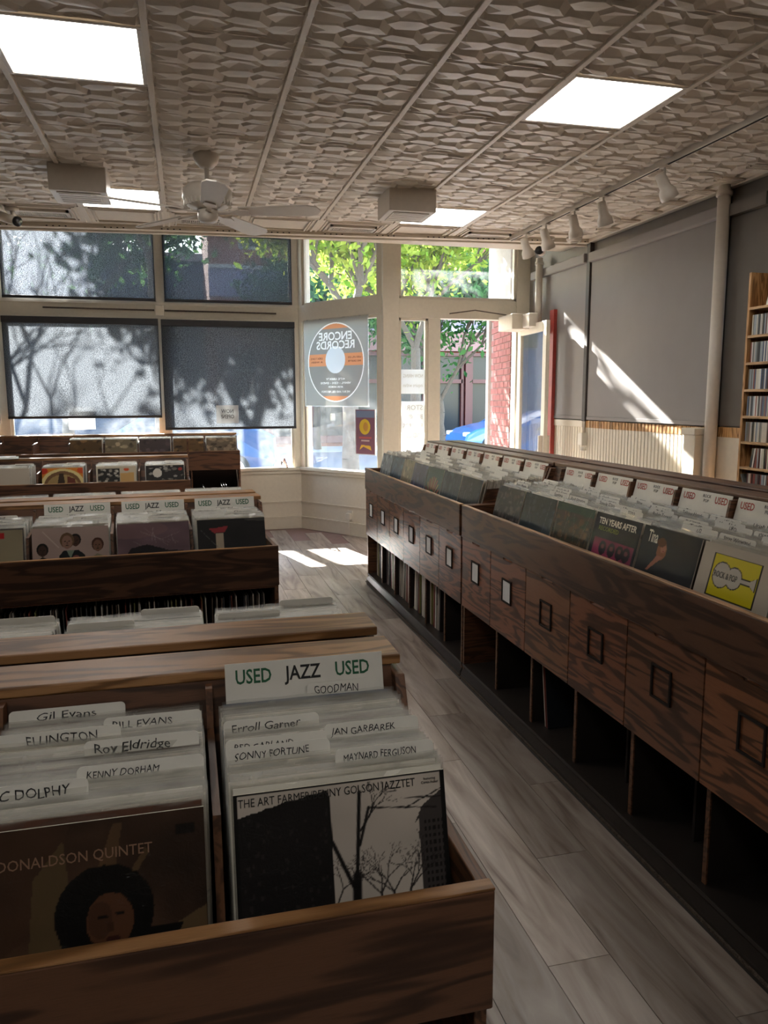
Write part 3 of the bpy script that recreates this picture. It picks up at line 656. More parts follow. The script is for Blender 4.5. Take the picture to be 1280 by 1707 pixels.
def card(Mx, xc, y, z, label, tab, txt=None, size=.018, ink='ink', lean=LEAN, H=.345, W_=.322, texts=None, name='divider_card', shear=0.0, width=None, dz=0.0, group=None):
    """tab: (x0,x1) extent of the raised tab, heights are from the card foot"""
    key = (tab, H, W_)
    if key not in CARD:
        x0, x1 = tab; r = .008; zb = H-.03
        pts = [(-W_/2, 0), (W_/2, 0), (W_/2, zb)]
        def corner(cx, cz, a0, a1): return [(cx+r*math.cos(R(a0+(a1-a0)*k/4)), cz+r*math.sin(R(a0+(a1-a0)*k/4))) for k in range(5)]
        if x1 < W_/2-.001: pts += [(x1, zb)]
        pts += corner(x1-r, H-r, 0, 90)+corner(x0+r, H-r, 90, 180)
        if x0 > -W_/2+.001: pts += [(x0, zb)]
        pts += [(-W_/2, zb)]
        pts = [p for i, p in enumerate(pts) if i == 0 or (abs(p[0]-pts[i-1][0])+abs(p[1]-pts[i-1][1])) > 1e-5]
        CARD[key] = MB().prism(pts, 0, .0015, 'y').mesh(name, M['card'])
    o = link(name, CARD[key]); place(o, Mx, xc, y, z, lean); tag(o, label, 'divider', group)
    for s, sz, mat, px, pz, kw in (texts if texts is not None else ([(txt, size, ink, (tab[0]+tab[1])/2, H-.017, dict(shear=shear, width=width, bold=.0003))] if txt else [])):
        text(s, sz, M[mat], o, (px, -.0006, pz), (R(90), 0, 0), **kw)
    return o
L_, C_, R_ = (-.161, .0), (-.075, .075), (-.02, .161)

# ---- rack A: nearest, facing the camera; rack B behind it faces away
FZ = .687
ZA = .70
MA = rack_matrix((.392, .915, 0), 0)
tA = make_rack('brown oak record rack nearest the camera, facing it, holding the skyline cover', (.392, .915, 0), 0, 1.6, bins=(-.372, -.722, -1.07))
bA = (-.192, -.548, -.895)
MBk = rack_matrix((-1.208, 2.215+.005, 0), R(180))
tB = make_rack('oak record rack facing away, backed against the nearest rack', (-1.208, 2.22, 0), R(180), 1.6, bins=(-.35, -.70, -1.05, -1.245+.0))
# local y of the bottom edge: front cover foot at .055, last at .40
fill(MA, bA[0], .066, .378, 30, FZ, 'plastic-sleeved record filed behind the city skyline cover in the nearest rack', 'records behind the skyline cover', seed=1, filler=14)
fill(MA, bA[1], .046, .378, 32, FZ, 'plastic-sleeved record filed behind the brown portrait cover in the nearest rack', 'records behind the brown portrait cover', seed=2, filler=14)
fill(MA, bA[2], .05, .378, 10, FZ, 'plastic-sleeved record at the left end of the nearest rack', 'records at the left end of the nearest rack', seed=3, filler=8)
# skyline cover
random.seed(11)
a = Art(200, (.74, .70, .66)); a.noise(.08, 5)
a.rect(0, 0, .44, .93, (.10, .09, .09)); a.poly([(0, .93), (0, .86), (.15, .9), (.42, .985), (.42, 1), (0, 1)], (.74, .70, .66)); a.poly([(0, .84), (.14, .9), (.43, .965), (.44, .9)], (.10, .09, .09))
for k in range(70): x, y = random.uniform(.02, .42), random.uniform(.1, .84); a.rect(x, y, x+.012, y+.022, (.17, .155, .15), .8)
a.poly([(.88, .80), (1, .9), (1, .2), (.86, .2), (.86, .72), (.84, .70)], (.24, .22, .215))
for i in range(5):
    for j in range(11): a.rect(.885+i*.022, .26+j*.043, .897+i*.022, .283+j*.043, (.08, .07, .07))
a.line((.53, 0), (.55, .45), .022, (.07, .06, .06)); a.line((.55, .45), (.58, .93), .009, (.07, .06, .06)); a.line((.54, .36), (.44, .66), .010, (.07, .06, .06)); a.line((.44, .66), (.43, .9), .006, (.07, .06, .06)); a.tree(.575, .7, R(60), .1, .005, (.09, .08, .08), depth=4); a.tree(.45, .3, R(70), .09, .004, (.12, .1, .1), depth=4)
for x in (.72, .80, .66): a.tree(x, .2, R(90), .12, .006, (.13, .11, .11), depth=6)
a.line((1, .9), (.8, .8), .004, (.1, .09, .09)); a.line((1, .84), (.78, .86), .004, (.1, .09, .09)); a.line((.95, .78), (.62, .83), .005, (.1, .09, .09)); a.line((.62, .83), (.57, .62), .007, (.08, .07, .07))
a.poly([(.44, .2), (.55, .15), (.7, .24), (.86, .25), (1, .2), (1, 0), (.44, 0)], (.08, .07, .07))
for r in (.0, ): a.rect(0, 0, 1, .012, (.05, .05, .05)); a.rect(.975, 0, 1, 1, (.06, .055, .055)); a.rect(0, .985, 1, 1, (.06, .055, .055)); a.rect(0, 0, .018, 1, (.06, .055, .055))
front_record(MA, bA[0], .052, FZ, a, 'record with a black-and-white city skyline and bare trees cover, front of the nearest rack', lean=LEAN, sq=.78, texts=[
    ('THE ART FARMER/BENNY GOLSON JAZZTET', .019, 'ink', -.02, .297, dict(width=.262, bold=.0003)), ('featuring', .006, 'ink', .134, .301, {}), ('Curtis Fuller', .006, 'ink', .134, .294, {})])
a = Art(160, (.22, .155, .115)); a.noise(.35, 4); a.noise(.15, 14)
a.poly([(.0, 1), (.45, 1), (.3, .5), (0, .3)], (.25, .17, .12), .6)
a.poly([(.30, .75), (.42, .92), (.46, .5), (.38, .38), (.28, .42)], (.36, .30, .20), .7); a.poly([(.55, .75), (.62, .97), (.66, .97), (.62, .72)], (.40, .3, .2), .6); a.poly([(.68, .72), (.75, .84), (.77, .82), (.70, .7)], (.42, .33, .22), .6)
a.poly([(.74, .38), (1.0, .52), (1, .36), (.72, .30)], (.42, .34, .23), .7); a.poly([(.1, .02), (.3, .28), (.42, .2), (.45, 0)], (.32, .2, .14), .8)
a.ell(.58, .55, .20, .23, (.05, .04, .035)); a.poly([(.4, .45), (.9, .45), (.7, .1), (.45, .1)], (.05, .04, .035))
a.ell(.60, .51, .095, .135, (.33, .21, .14)); a.ell(.56, .52, .05, .09, (.22, .14, .1), .5); a.ell(.57, .53, .022, .008, (.07, .05, .04)); a.ell(.64, .54, .02, .008, (.07, .05, .04)); a.ell(.61, .425, .03, .012, (.2, .09, .08)); a.ell(.60, .48, .014, .025, (.24, .15, .1))
a.poly([(.33, .36), (.42, .30), (.45, .33), (.38, .42)], (.4, .3, .2)); a.rect(.88, .88, .96, .93, (.08, .06, .05))
front_record(MA, bA[1], .034, FZ, a, 'record with a dim brown portrait cover, front of the second bin in the nearest rack', lean=LEAN, sq=.86, texts=[('LOU DONALDSON QUINTET', .021, 'faint_ink', -.03, .262, dict(width=.235))])
a = Art(12, (.12, .1, .09)); front_record(MA, bA[2], .035, FZ, a, 'dark-fronted record at the left end of the nearest rack')
# handwritten dividers, front to back
ra = lambda Y: Y-.915-.0765-.012
for xb, Y, tab, s, size, lab, sh in (
    (1, 1.105, L_, 'C DOLPHY', .02, 'white tabbed divider lettered in capitals, foremost on the left of the second bin', 0),
    (1, 1.14, (-.02, .161), 'KENNY DORHAM', .015, 'white tabbed divider with cramped capitals, foremost on the right of the second bin', .2),
    (1, 1.228, (-.02, .155), 'Roy Eldridge', .021, 'white tabbed divider with large mixed-case writing, middle right of the second bin', 0.1),
    (1, 1.285, (-.161, .03), 'ELLINGTON', .021, 'white tabbed divider with a single bold capital name, left of the second bin', 0),
    (1, 1.315, (-.0, .161), 'BILL EVANS', .017, 'white tabbed divider with small capitals, rear right of the second bin', .1),
    (1, 1.385, (-.161, .03), 'Gil Evans', .019, 'white tabbed divider with thin mixed-case writing, rearmost on the left of the second bin', 0),
    (0, 1.10, (.0, .157), 'MAYNARD FERGUSON', .016, 'white tabbed divider with long capital lettering just behind the skyline cover', 0.1),
    (0, 1.145, (-.161, .0), 'SONNY FORTUNE', .016, 'white tabbed divider, capital lettering, second of the left tabs behind the skyline cover', .1),
    (0, 1.175, (-.161, .0), 'RED GARLAND', .015, 'white tabbed divider with slim capital lettering, third of the left tabs behind the skyline cover', .1),
    (0, 1.195, (.0, .161), 'JAN GARBAREK', .016, 'white tabbed divider beside a pink card edge, right middle of the nearest bin', .1),
    (0, 1.25, (-.161, .0), 'Erroll Garner', .019, 'white tabbed divider with mixed-case writing and a red mark, nearest bin', .1),
    (0, 1.385, (.0, .13), 'GOODMAN', .021, 'white divider with one hand-lettered word in front of the nearest USED JAZZ header card', .05)):
    card(MA, bA[xb], ra(Y), FZ-.004, lab, tab, None, texts=[(s, size, 'ink', (tab[0]+(.045 if xb and tab[0] < -.1 else .012)), .331, dict(hand=True, align='LEFT', shear=sh, bold=.0002, width=min(.115, .0092*len(s)*size/.016)))])
def header(Mx, x, y, z, label, words, n='header_card', lean=LEAN, W_=.285, H=.385, inks=('green_ink', 'ink', 'green_ink'), rz=0):
    o = MB().box(-W_/2, W_/2, 0, .0015, 0, H).build(n, M['card'], bevel=.004); place(o, Mx, x, y, z, lean); tag(o, label, 'header card')
    for s, ink, px, sx_ in words: text(s, .037, M[ink], o, (px, -.0006, H-.027), (R(90), 0, 0), bold=.0006, sx=sx_*1.12)
    return o
JW = (('USED', 'green_ink', -.098, .68), ('JAZZ', 'ink', -.005, .72), ('USED', 'green_ink', .09, .68))
header(MA, bA[0], .388, FZ, 'white card printed USED JAZZ USED at the back of the nearest bin', JW, W_=.30, H=.388)
o = MB().box(-.155, .155, 0, .004, 0, .318).build('record', M['carnavy']); place(o, MA, bA[0], .381, FZ, LEAN); tag(o, 'navy blue record jacket at the very back of the nearest bin', 'record')
o = MB().box(-.155, .155, 0, .004, 0, .32).build('record', M['j3']); place(o, MA, bA[1], .386, FZ, LEAN); tag(o, 'dark record jacket at the very back of the second bin', 'record')

# ---- rack B records, seen from behind
for k, (x, lo) in enumerate(((-1.415, .12), (-1.065, .10), (-.715, .11), (-.365, .1))):
    if k == 0: x = -1.42
    fill(MBk, x, lo, .385, 16 if k < 3 else 4, FZ, 'plastic-sleeved record seen from behind in the rack facing away, '+('right end', 'middle bin', 'left bin', 'far left bin')[k], 'records facing away, '+('right end', 'middle bin', 'left bin', 'far left bin')[k], seed=20+k, filler=16)
    if k < 3:
        for q, (dy, tab) in enumerate(((.13, (-.155, -.01)), (.31, (-.1, .06)), (.22, (0.0, .155)))):
            if k == 2 and q == 1: continue
            card(MBk, x, dy, FZ, 'blank grey tab seen from behind, %s, %s bin of the rack facing away' % (('front', 'near the cap', 'middle')[q], ('right', 'middle', 'left')[k]), tab, H=.34)

# ---- rack C: second island, turned a little
RC = R(3.6)
MC = rack_matrix((.392, 3.53, 0), RC)
tC = make_rack('brown oak record rack mid-floor, facing the camera, with three jazz header cards', (.392, 3.53, 0), RC, 2.5, bins=tuple(-.03-.352*k for k in range(1, 7)))
pD = MC @ Vector((-2.5, 1.295, 0))
MD = rack_matrix(pD, RC+R(180))
tD = make_rack('oak record rack backed against the middle rack, facing the windows', pD, RC+R(180), 2.5, bins=tuple(-.03-.352*k for k in range(1, 7)))
cC = [-.20-.352*k for k in range(5)]
def art_men():
    a = Art(140, (.70, .61, .58)); a.noise(.04, 4); k = (.09, .1, .11)
    a.poly([(.35, .3), (.34, .60), (.40, .67), (.60, .67), (.68, .60), (.70, .3)], k); a.poly([(.44, .67), (.49, .56), (.54, .67)], (.5, .56, .5))
    face(a, .56, .80, .075, (.3, .19, .14), (.12, .09, .08)); face(a, .45, .79, .095, (.58, .44, .38), (.42, .32, .22)); a.ell(.56, .55, .05, .05, (.5, .3, .28)); a.ell(.59, .50, .04, .04, (.45, .27, .25))
    a.poly([(.02, .3), (.04, .54), (.13, .60), (.24, .54), (.28, .3)], (.13, .11, .09)); a.poly([(.06, .3), (.1, .55), (.13, .5), (.16, .55), (.2, .3)], (.55, .42, .2)); face(a, .13, .68, .078, (.26, .17, .13), (.07, .06, .05))
    a.poly([(.74, .3), (.76, .55), (.84, .61), (.94, .56), (.99, .3)], (.55, .52, .44)); a.line((.8, .56), (.95, .45), .008, (.15, .13, .12)); a.line((.92, .56), (.8, .45), .008, (.15, .13, .12)); face(a, .85, .72, .082, (.48, .34, .27), (.3, .18, .13))
    a.line((.14, .95), (.34, .72), .007, (.88, .82, .79), .6); return a
a0 = Art(90, (.15, .145, .15)); a0.noise(.15, 5); a0.poly([(.17, .78), (.45, .82), (.4, .68), (.24, .66)], (.62, .22, .25)); a0.rect(.26, 0, .38, .66, (.72, .66, .58)); a0.line((.05, .75), (.3, .3), .004, (.4, .4, .4)); a0.poly([(.7, .95), (1, .9), (1, 1), (.7, 1)], (.3, .29, .28))
front_record(MC, cC[0], .055, FZ, a0, 'record with a near-black cover, pink bowl on cream stem, right end of middle rack', sq=.62)
a1 = Art(100, (.44, .35, .38)); a1.noise(.12, 5); a1.ell(.2, .85, .5, .2, (.55, .42, .42), .5); a1.poly([(.08, .2), (.18, .42), (.4, .5), (.7, .34), (1, .3), (1, 0), (0, 0)], (.12, .1, .12))
for k in range(10): a1.line((random.uniform(.1, .9), random.uniform(.5, .9)), (random.uniform(.3, 1), random.uniform(.4, .9)), .004, (.75, .7, .7), .4)
front_record(MC, cC[1], .05, FZ, a1, 'record with a mauve sky and dark hill cover, second bin of the middle rack', sq=.62)
front_record(MC, cC[2], .046, FZ, art_men(), 'record with a pale pink cover of several men, third bin of the middle rack')
a3 = Art(100, (.60, .56, .46)); a3.noise(.08, 5); face(a3, .45, .70, .10, (.35, .27, .22), (.08, .08, .07)); a3.poly([(.2, .3), (.3, .52), (.42, .6), (.6, .55), (.75, .3)], (.15, .16, .13)); a3.rect(.68, .88, .77, .96, (.75, .15, .15))
front_record(MC, cC[3], .046, FZ, a3, 'record with a beige cover, dark head and red sticker, left of the middle rack')
names = ('the dark pink bowl cover', 'the mauve hill cover', 'the cover of several men', 'the beige cover with a red sticker')
for k in range(4):
    fill(MC, cC[k], .07, .38, 13, FZ, 'plastic-sleeved record filed behind %s in the middle rack' % names[k].replace(' with a red sticker', ''), 'records behind '+names[k], seed=30+k, filler=24)
    if k < 3: header(MC, cC[k]+.01, .388, FZ, 'white card printed USED JAZZ USED in the middle rack, behind '+names[k], JW, W_=.30, H=.375)
    for q, (dy, tab) in enumerate(((.13, (-.02, .155)), (.29, (-.155, -.02)), (.22, (.0, .15)), (.36, (-.1, .1)))):
        card(MC, cC[k], dy, FZ, 'white scribbled divider, %s tab behind %s' % (('front', 'third', 'second', 'rear')[q], names[k]), tab, H=.335, texts=[(('Thelonious', 'Modern Jazz', 'Gerry', 'Lee M')[q], .013, 'ink', (tab[0]+tab[1])/2, .323, dict(hand=True, shear=.2, width=.09))])
for k in range(6):
    fill(MD, -.2-.352*(6-k)+.0, .1, .40, 0, FZ+.028, 'cream card tops over the middle rack, bin %s from the aisle' % ('one', 'two', 'three', 'four', 'five', 'six')[k], '', seed=50+k, filler=26)
# spines on the shelf under rack C
for i in range(60):
    o = link('shelved_record', SPL[i % 3]); x = -.05-.0195*i-random.uniform(0, .006); place(o, MC, x, .05+random.uniform(0, .03), .32, 0, 0, random.uniform(-.03, .03)); sd = ('right', 'left')[i >= 12+0*i and x < -.6]; tag(o, 'record spine standing on the dark shelf under the middle rack, %s half' % sd, 'record', 'record spines under the middle rack, %s half' % sd)

# ---- rack E: third row
RE = R(1.5)
ME = rack_matrix((.012, 6.70, 0), RE)
make_rack('brown oak record rack in the third row, facing the camera, with the orange circle cover', (.012, 6.70, 0), RE, 2.6, bins=tuple(-.02-.40*k for k in range(1, 6)), depth=.60)
cE = (-.205, -.6, -1.02, -1.43)
a = Art(70, (.16, .15, .15))
for k in range(60): x, y = random.random(), random.random(); a.ell(x, y, random.uniform(.02, .07), random.uniform(.02, .06), random.choice(((.5, .48, .45), (.1, .1, .1), (.75, .73, .7))), .7)
a.ell(.3, .72, .12, .16, (.8, .78, .74)); a.ell(.9, .85, .05, .06, (.6, .2, .18)); front_record(ME, cE[0], .05, FZ, a, 'record with a dark leafy black-and-white cover, right end of the third row', scale=1.1, sq=.75)
a = Art(70, (.74, .70, .62)); a.rect(.03, .05, .58, .92, (.15, .14, .13))
for k in range(60): x, y = random.uniform(.05, .56), random.uniform(.05, .9); a.ell(x, y, .04, .04, random.choice(((.6, .58, .54), (.1, .1, .1), (.8, .78, .74))), .8)
a.poly([(.6, .75), (.95, .78), (.95, .1), (.6, .1)], (.75, .6, .38)); a.ell(.76, .88, .07, .05, (.75, .3, .15)); front_record(ME, cE[1], .05, FZ, a, 'record with a half black-and-white, half tan cover in the third row', sq=.75)
a = Art(80, (.80, .50, .18)); a.ell(.5, .35, .55, .62, (.85, .78, .55)); a.ell(.5, .35, .46, .53, (.45, .33, .22)); a.ell(.5, .3, .4, .46, (.62, .52, .34)); a.poly([(.32, 0), (.42, .8), (.52, .8), (.60, 0)], (.22, .16, .12)); a.poly([(.58, 0), (.62, .7), (.8, .6), (.86, 0)], (.4, .2, .15)); a.ell(0.02, .9, .12, .12, (.72, .2, .12)); a.ell(.98, .9, .12, .12, (.76, .3, .12))
front_record(ME, cE[2], .05, FZ, a, 'record with an orange cover and large round picture in the third row', sq=.75)
a = Art(20, (.72, .68, .62)); front_record(ME, cE[3], .05, FZ+.005, a, 'plain cream record front at the left of the third row', film=False, sq=.75)
nmE = ('the dark leafy cover', 'the half tan cover', 'the orange circle cover', 'the plain cream front')
for k in range(4):
    fill(ME, cE[k], .07, .38, 0, FZ+.004, 'white sleeves behind %s in the third row' % nmE[k], '', seed=60+k, filler=30)
    for q, (dy, tab) in enumerate(((.11, (-.0, .13)), (.26, (-.13, .02)), (.34, (.0, .15)))): card(ME, cE[k], dy, FZ, 'white divider tab, %s of three behind %s in the third row' % (('front', 'middle', 'rear')[q], nmE[k]), tab, H=.335)
o = MB().box(-.2, .2, -.12, .12, 0, .006).box(-.17, .18, -.1, .11, .006, .012).build('flat_papers', M['paper']); o.matrix_world = Matrix.Translation((-1.62, 7.20, 1.052)); o.rotation_euler = (0, 0, .2); tag(o, 'loose white papers lying on the cap of the third row at the left', 'papers')

# ---- rack G: against the window, open shelf below
MG = rack_matrix((.545, 8.40, 0), 0)
t = make_rack('reddish oak record rack under the left windows, its right end open-shelved', (.545, 8.40, 0), 0, 2.75, lip=1.0, floor=.83, cap=1.17, depth=.66, front_lo=.80, bins=tuple(-.02-.345*k for k in range(1, 8)))
for x in (-.52, -.86): MB().box(x, x+.015, .03, .5, .32, .80).build('shelf_upright', M['oak_side'], t)
MB().box(-.545-.01, -.545+.01, -.006, .02, .8, 1.14).build('centre_post', M['oak_side'], t)
cols = [((.45, .4, .34), 'dark crinkled'), ((.42, .32, .2), 'golden brown'), ((.3, .26, .27), 'dark mauve'), ((.5, .46, .38), 'pale patchy'), ((.38, .3, .2), 'olive brown')]
for k, (c, nm) in enumerate(cols):
    a = Art(48, c)
    for q in range(40): x, y = random.random(), random.random(); a.ell(x, y, random.uniform(.03, .12), random.uniform(.02, .08), (lambda g: tuple(v*g for v in c))(random.uniform(.4, 1.8)), .7)
    front_record(MG, -.19-.345*k, .06, .83, a, 'record with a %s cover, %s of five fronts under the window' % (nm, ('rightmost', 'second from right', 'middle', 'second from left', 'leftmost')[k]))
    fill(MG, -.19-.345*k, .08, .30, 0, .832, 'white sleeves behind the %s front under the window' % nm, '', seed=70+k, filler=22)
for k, (x, ln) in enumerate(((-.06, -.30), (-.085, -.30), (-.105, -.31), (-.27, -.42), (-.45, -.45), (-.47, -.46))):
    o = link('shelved_record', SPL[k % 3]); place(o, MG, x, .06, .322, 0, 0, ln); tag(o, 'pale record leaning on the open shelf under the window rack', 'record', 'records leaning on the open window-rack shelf')

# ================================================================== RIGHT-HAND RACKS
LIPR, FR, CAPR = .984, .80, 1.20
def right_rack(label, y_near, W, doors, bins, y_label):
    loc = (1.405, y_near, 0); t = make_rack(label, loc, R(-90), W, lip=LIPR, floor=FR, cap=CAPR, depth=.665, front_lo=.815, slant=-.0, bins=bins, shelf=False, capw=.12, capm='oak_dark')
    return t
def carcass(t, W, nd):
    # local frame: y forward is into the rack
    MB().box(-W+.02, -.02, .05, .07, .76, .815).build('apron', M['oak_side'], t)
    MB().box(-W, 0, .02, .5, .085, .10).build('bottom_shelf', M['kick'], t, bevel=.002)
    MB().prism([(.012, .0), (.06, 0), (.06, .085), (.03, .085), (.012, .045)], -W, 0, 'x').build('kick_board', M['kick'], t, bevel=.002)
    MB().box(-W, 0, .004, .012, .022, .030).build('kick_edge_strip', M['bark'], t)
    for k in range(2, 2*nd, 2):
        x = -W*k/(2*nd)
        u = MB().box(x-.008, x+.008, .056, .5, .10, .80).build('shelf_upright', M['shelfdark'], t); MB().box(x-.009, x+.009, .05, .0555, .10, .80).build('front_edging', M['oak_side'], u)  # upright sides take the painted shade, the front edge keeps the wood tone
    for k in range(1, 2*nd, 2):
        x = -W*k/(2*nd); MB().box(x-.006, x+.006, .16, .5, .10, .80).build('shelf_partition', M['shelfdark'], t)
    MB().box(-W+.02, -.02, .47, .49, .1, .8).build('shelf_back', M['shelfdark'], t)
def door_mesh(w_):
    h0, h1 = .432, .812; g = .055; mz = None
    pts = [(-w_/2, h0), (w_/2, h0), (w_/2, h1), (g, h1), (g-.01, h1-.012), (-g+.01, h1-.012), (-g, h1), (-w_/2, h1)]
    return MB().prism(pts, 0, .018, 'y').mesh('door', M['oak_door'])
def frame_mesh():
    f = MB(); a, b, z0, z1, q = -.052, .052, .60, .712, .007
    for bb in ((a, b, z0, z0+q), (a, b, z1-q, z1), (a, a+q, z0, z1), (b-q, b, z0, z1)): f.box(bb[0], bb[1], -.006, 0, bb[2], bb[3])
    return f.mesh('label_frame', M['shelfdark'])
FM = frame_mesh(); LM = MB().box(-.044, .044, -.002, -.0002, .608, .704).mesh('label_card', M['paper']); LT = MB()
for i in range(4): LT.box(-.03, .03-.008*(i % 2), -.0028, -.0021, .632+i*.014, .636+i*.014)
LT = LT.mesh('label_lines', M['faint_ink'])
units = [('brown oak record rack along the right aisle, far unit nearest the door', 3.865, 2.30, 6, 6),
         ('brown oak record rack along the right aisle, near unit with the yellow guitar card', 1.42, 2.43, 6, 2),
         ('brown oak record rack beside the camera, next unit of the right aisle', -1.02, 2.43, 6, 0)]
racks = []
for label, yn, W, nd, nl in units:
    nb = 7; p = .33
    bins = (tuple(-W+.0025+.325*k for k in range(1, 8)) if yn > 3 else tuple(-(.305+.33*k) for k in range(7))) if yn > 1 else ()
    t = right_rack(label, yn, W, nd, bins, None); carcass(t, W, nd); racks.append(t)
    dm = door_mesh(W/nd-.006)
    for k in range(nd):
        d = link('door', dm, t, (-W*(k+.5)/nd, .012, 0))
        f = link('label_frame', FM, d)
        if k >= nd-nl or (nd-nl == 0): link('label_card', LM, d)
        if k >= nd-nl: pass
tR0, tR1, tR2 = racks
MR0, MR1 = [rack_matrix((1.405, yn, 0), R(-90)) for yn in (3.865, 1.42)]
# racks on the far side, back to back (cap and back only show)
for label, yn, W in (('oak record rack facing the right wall, behind the far aisle unit', 3.865, 2.30), ('oak record rack facing the right wall, behind the near aisle unit', 1.42, 2.43)):
    make_rack(label, (2.78, yn+W, 0), R(90), W, lip=LIPR, floor=FR, cap=CAPR, depth=.665, shelf=False, capm='oak_dark')
FZR = FR+.001
cN = [-.165-.33*k for k in range(7)]; yf = (.09, .075, .075, .075, .07, .065, .07)
# front covers of the near unit (0 = nearest bin)
rkL = [('Rock & Pop', 1)]
def rockpop():
    a = Art(150, (.76, .72, .66)); a.rect(.17, .16, .83, .86, (.08, .07, .05)); a.rect(.19, .18, .81, .84, (.86, .80, .10))
    for rr, c in ((.012, (.08, .07, .05)), (0, (.78, .75, .70))):
        a.ell(.335, .53, .115+rr, .20+rr*1.4, c); a.ell(.505, .53, .10+rr, .165+rr*1.4, c); a.rect(.56-rr, .50-rr*1.4, .74, .56+rr*1.4, c); a.poly([(.72, .50-rr), (.79+rr, .43-rr), (.79+rr, .63+rr), (.72, .56+rr)], c)
    return a
ncov = []
a_t = Art(110, (.17, .17, .18)); a_t.noise(.12, 5); a_t.ell(.40, .60, .085, .17, (.62, .40, .28)); a_t.ell(.42, .66, .05, .09, (.75, .52, .42)); a_t.poly([(.34, .5), (.45, .5), (.24, .2), (.2, .2)], (.70, .45, .36)); a_t.ell(.37, .75, .08, .08, (.4, .25, .15)); a_t.ell(.40, .67, .01, .008, (.1, .05, .05)); a_t.ell(.45, .67, .01, .008, (.1, .05, .05)); a_t.ell(.43, .60, .016, .008, (.55, .1, .12))
a_y = Art(110, (.13, .12, .13)); a_y.rect(.08, .1, .95, .48, (.55, .2, .32)); a_y.noise(.2, 6)
for x in (.3, .5, .68, .82): a_y.ell(x, .3, .08, .15, (.16, .1, .13)); a_y.ell(x, .33, .035, .05, (.5, .28, .3))
def speck(base, cols, n=90, top=None, size=.07, seed=1):
    a = Art(80, base); rs = random.Random(seed)
    for q in range(n): a.ell(rs.random(), rs.random(), rs.uniform(.01, size), rs.uniform(.02, size*1.3), rs.choice(cols), .6)
    if top: a.rect(0, .8, 1, 1, top, .8)
    for q in range(5):
        x = rs.random(); a.line((x, rs.uniform(0, .4)), (x+rs.uniform(-.2, .2), rs.uniform(.6, 1)), .005, (.8, .82, .84), .35)
    return a
a_j = speck((.25, .22, .15), [(.4, .3, .18), (.12, .12, .08), (.55, .42, .28), (.15, .22, .12)], top=(.12, .26, .16), seed=4)
covers = [(rockpop(), 'white card with a yellow square and guitar outline, front of the near right-aisle rack', [('ROCK & POP', .034, 'ink', -.034, .166, dict(width=.10, bold=.0012))]),
    (a_t, 'record with a charcoal portrait cover and tall thin title, next to the guitar card', [('Tina', .075, 'j1', -.095, .255, dict(sx=.55, bold=.0008))]),
    (a_y, 'record with blocky cream title and magenta band photo, third from the guitar card', [('TEN YEARS AFTER', .042, 'j1', 0, .262, dict(width=.26, bold=.0008)), ('RECORDED', .03, 'leaf_ink', -.05, .215, dict(width=.14))]),
    (a_j, 'record with a jungle green and brown cover, fourth from the yellow guitar card', []),
    (speck((.15, .19, .21), [(.1, .13, .15), (.25, .3, .32)], 40, seed=5), 'record with a dark slate cover in wrinkled film, fifth from the yellow guitar card', []),
    (speck((.16, .14, .13), [(.35, .3, .26), (.1, .08, .07), (.45, .42, .4)], 60, seed=6), 'record with a dark brown crowd cover, sixth from the yellow guitar card', [])]
M['leaf_ink'] = paint('olive print', hexc('8f9a3a'), 0.5)
cb = [-.47-.33*k for k in range(6)]      # bins from the yellow card onwards
nearnm = ('the yellow guitar card', 'the charcoal portrait cover', 'the magenta band cover', 'the jungle cover', 'the slate cover', 'the brown crowd cover')
fill(MR1, -.145, .09, .425, 0, FZR, 'white sleeves in the bin nearest the camera, right aisle', '', seed=99, filler=34)
for k, (a, lab, tx) in enumerate(covers):
    isc = k == 0
    front_record(MR1, cb[k], .085, FZR, a, lab, texts=tx, film=not isc, n_mat='print' if isc else 'cover', name='section_card' if isc else 'record', cat='card' if isc else 'record', sq=.60)
    fill(MR1, cb[k], .10, .425, 12, FZR, 'plastic-sleeved record filed behind %s, right aisle' % nearnm[k], 'right aisle records behind '+nearnm[k], seed=100+k, filler=30)
RW = (('USED', 'red_ink', .085, .68), ('ROCK', 'ink', .0, .42), ('USED', 'red_ink', -.095, .68))
def header_r(Mx, x, lab):
    o = header(Mx, x, .437, FZR, lab, (('USED', 'red_ink', .095, .72), ('USED', 'red_ink', -.095, .72)), W_=.30, H=.40)
    text('ROCK', .017, M['ink'], o, (0.01, -.0006, .383), (R(90), 0, 0), bold=.001); text('POP', .017, M['ink'], o, (0.01, -.0006, .365), (R(90), 0, 0), bold=.001); return o
words = [['Steve Winwood', 'EDGAR WINTER', 'WINGS', 'JOHNNY WINTER', 'STEVIE WONDER', 'XTC', 'Neil Young'],
         ['U2', 'Traffic', 'THE WHO', 'UFO', 'Van Halen', 'Tom Waits', 'Uriah Heep'], ['TOTO', 'Ultravox', 'Robin Trower', 'T. Rex', 'Pete Townshend', 'Talking Heads', 'Toots'],
         ['Rod Stewart', 'Steely Dan', 'Supertramp', 'Cat Stevens', 'Styx', 'Squeeze'], ['Santana', 'Bob Seger', 'Simple Minds', 'Rush', 'Paul Simon', 'Slade'], ['Roxy Music', 'Lou Reed', 'REM', 'The Police', 'Queen', 'Prince']]
ordn = ('first', 'second', 'third', 'fourth', 'fifth', 'sixth', 'seventh')
def short(s): return s
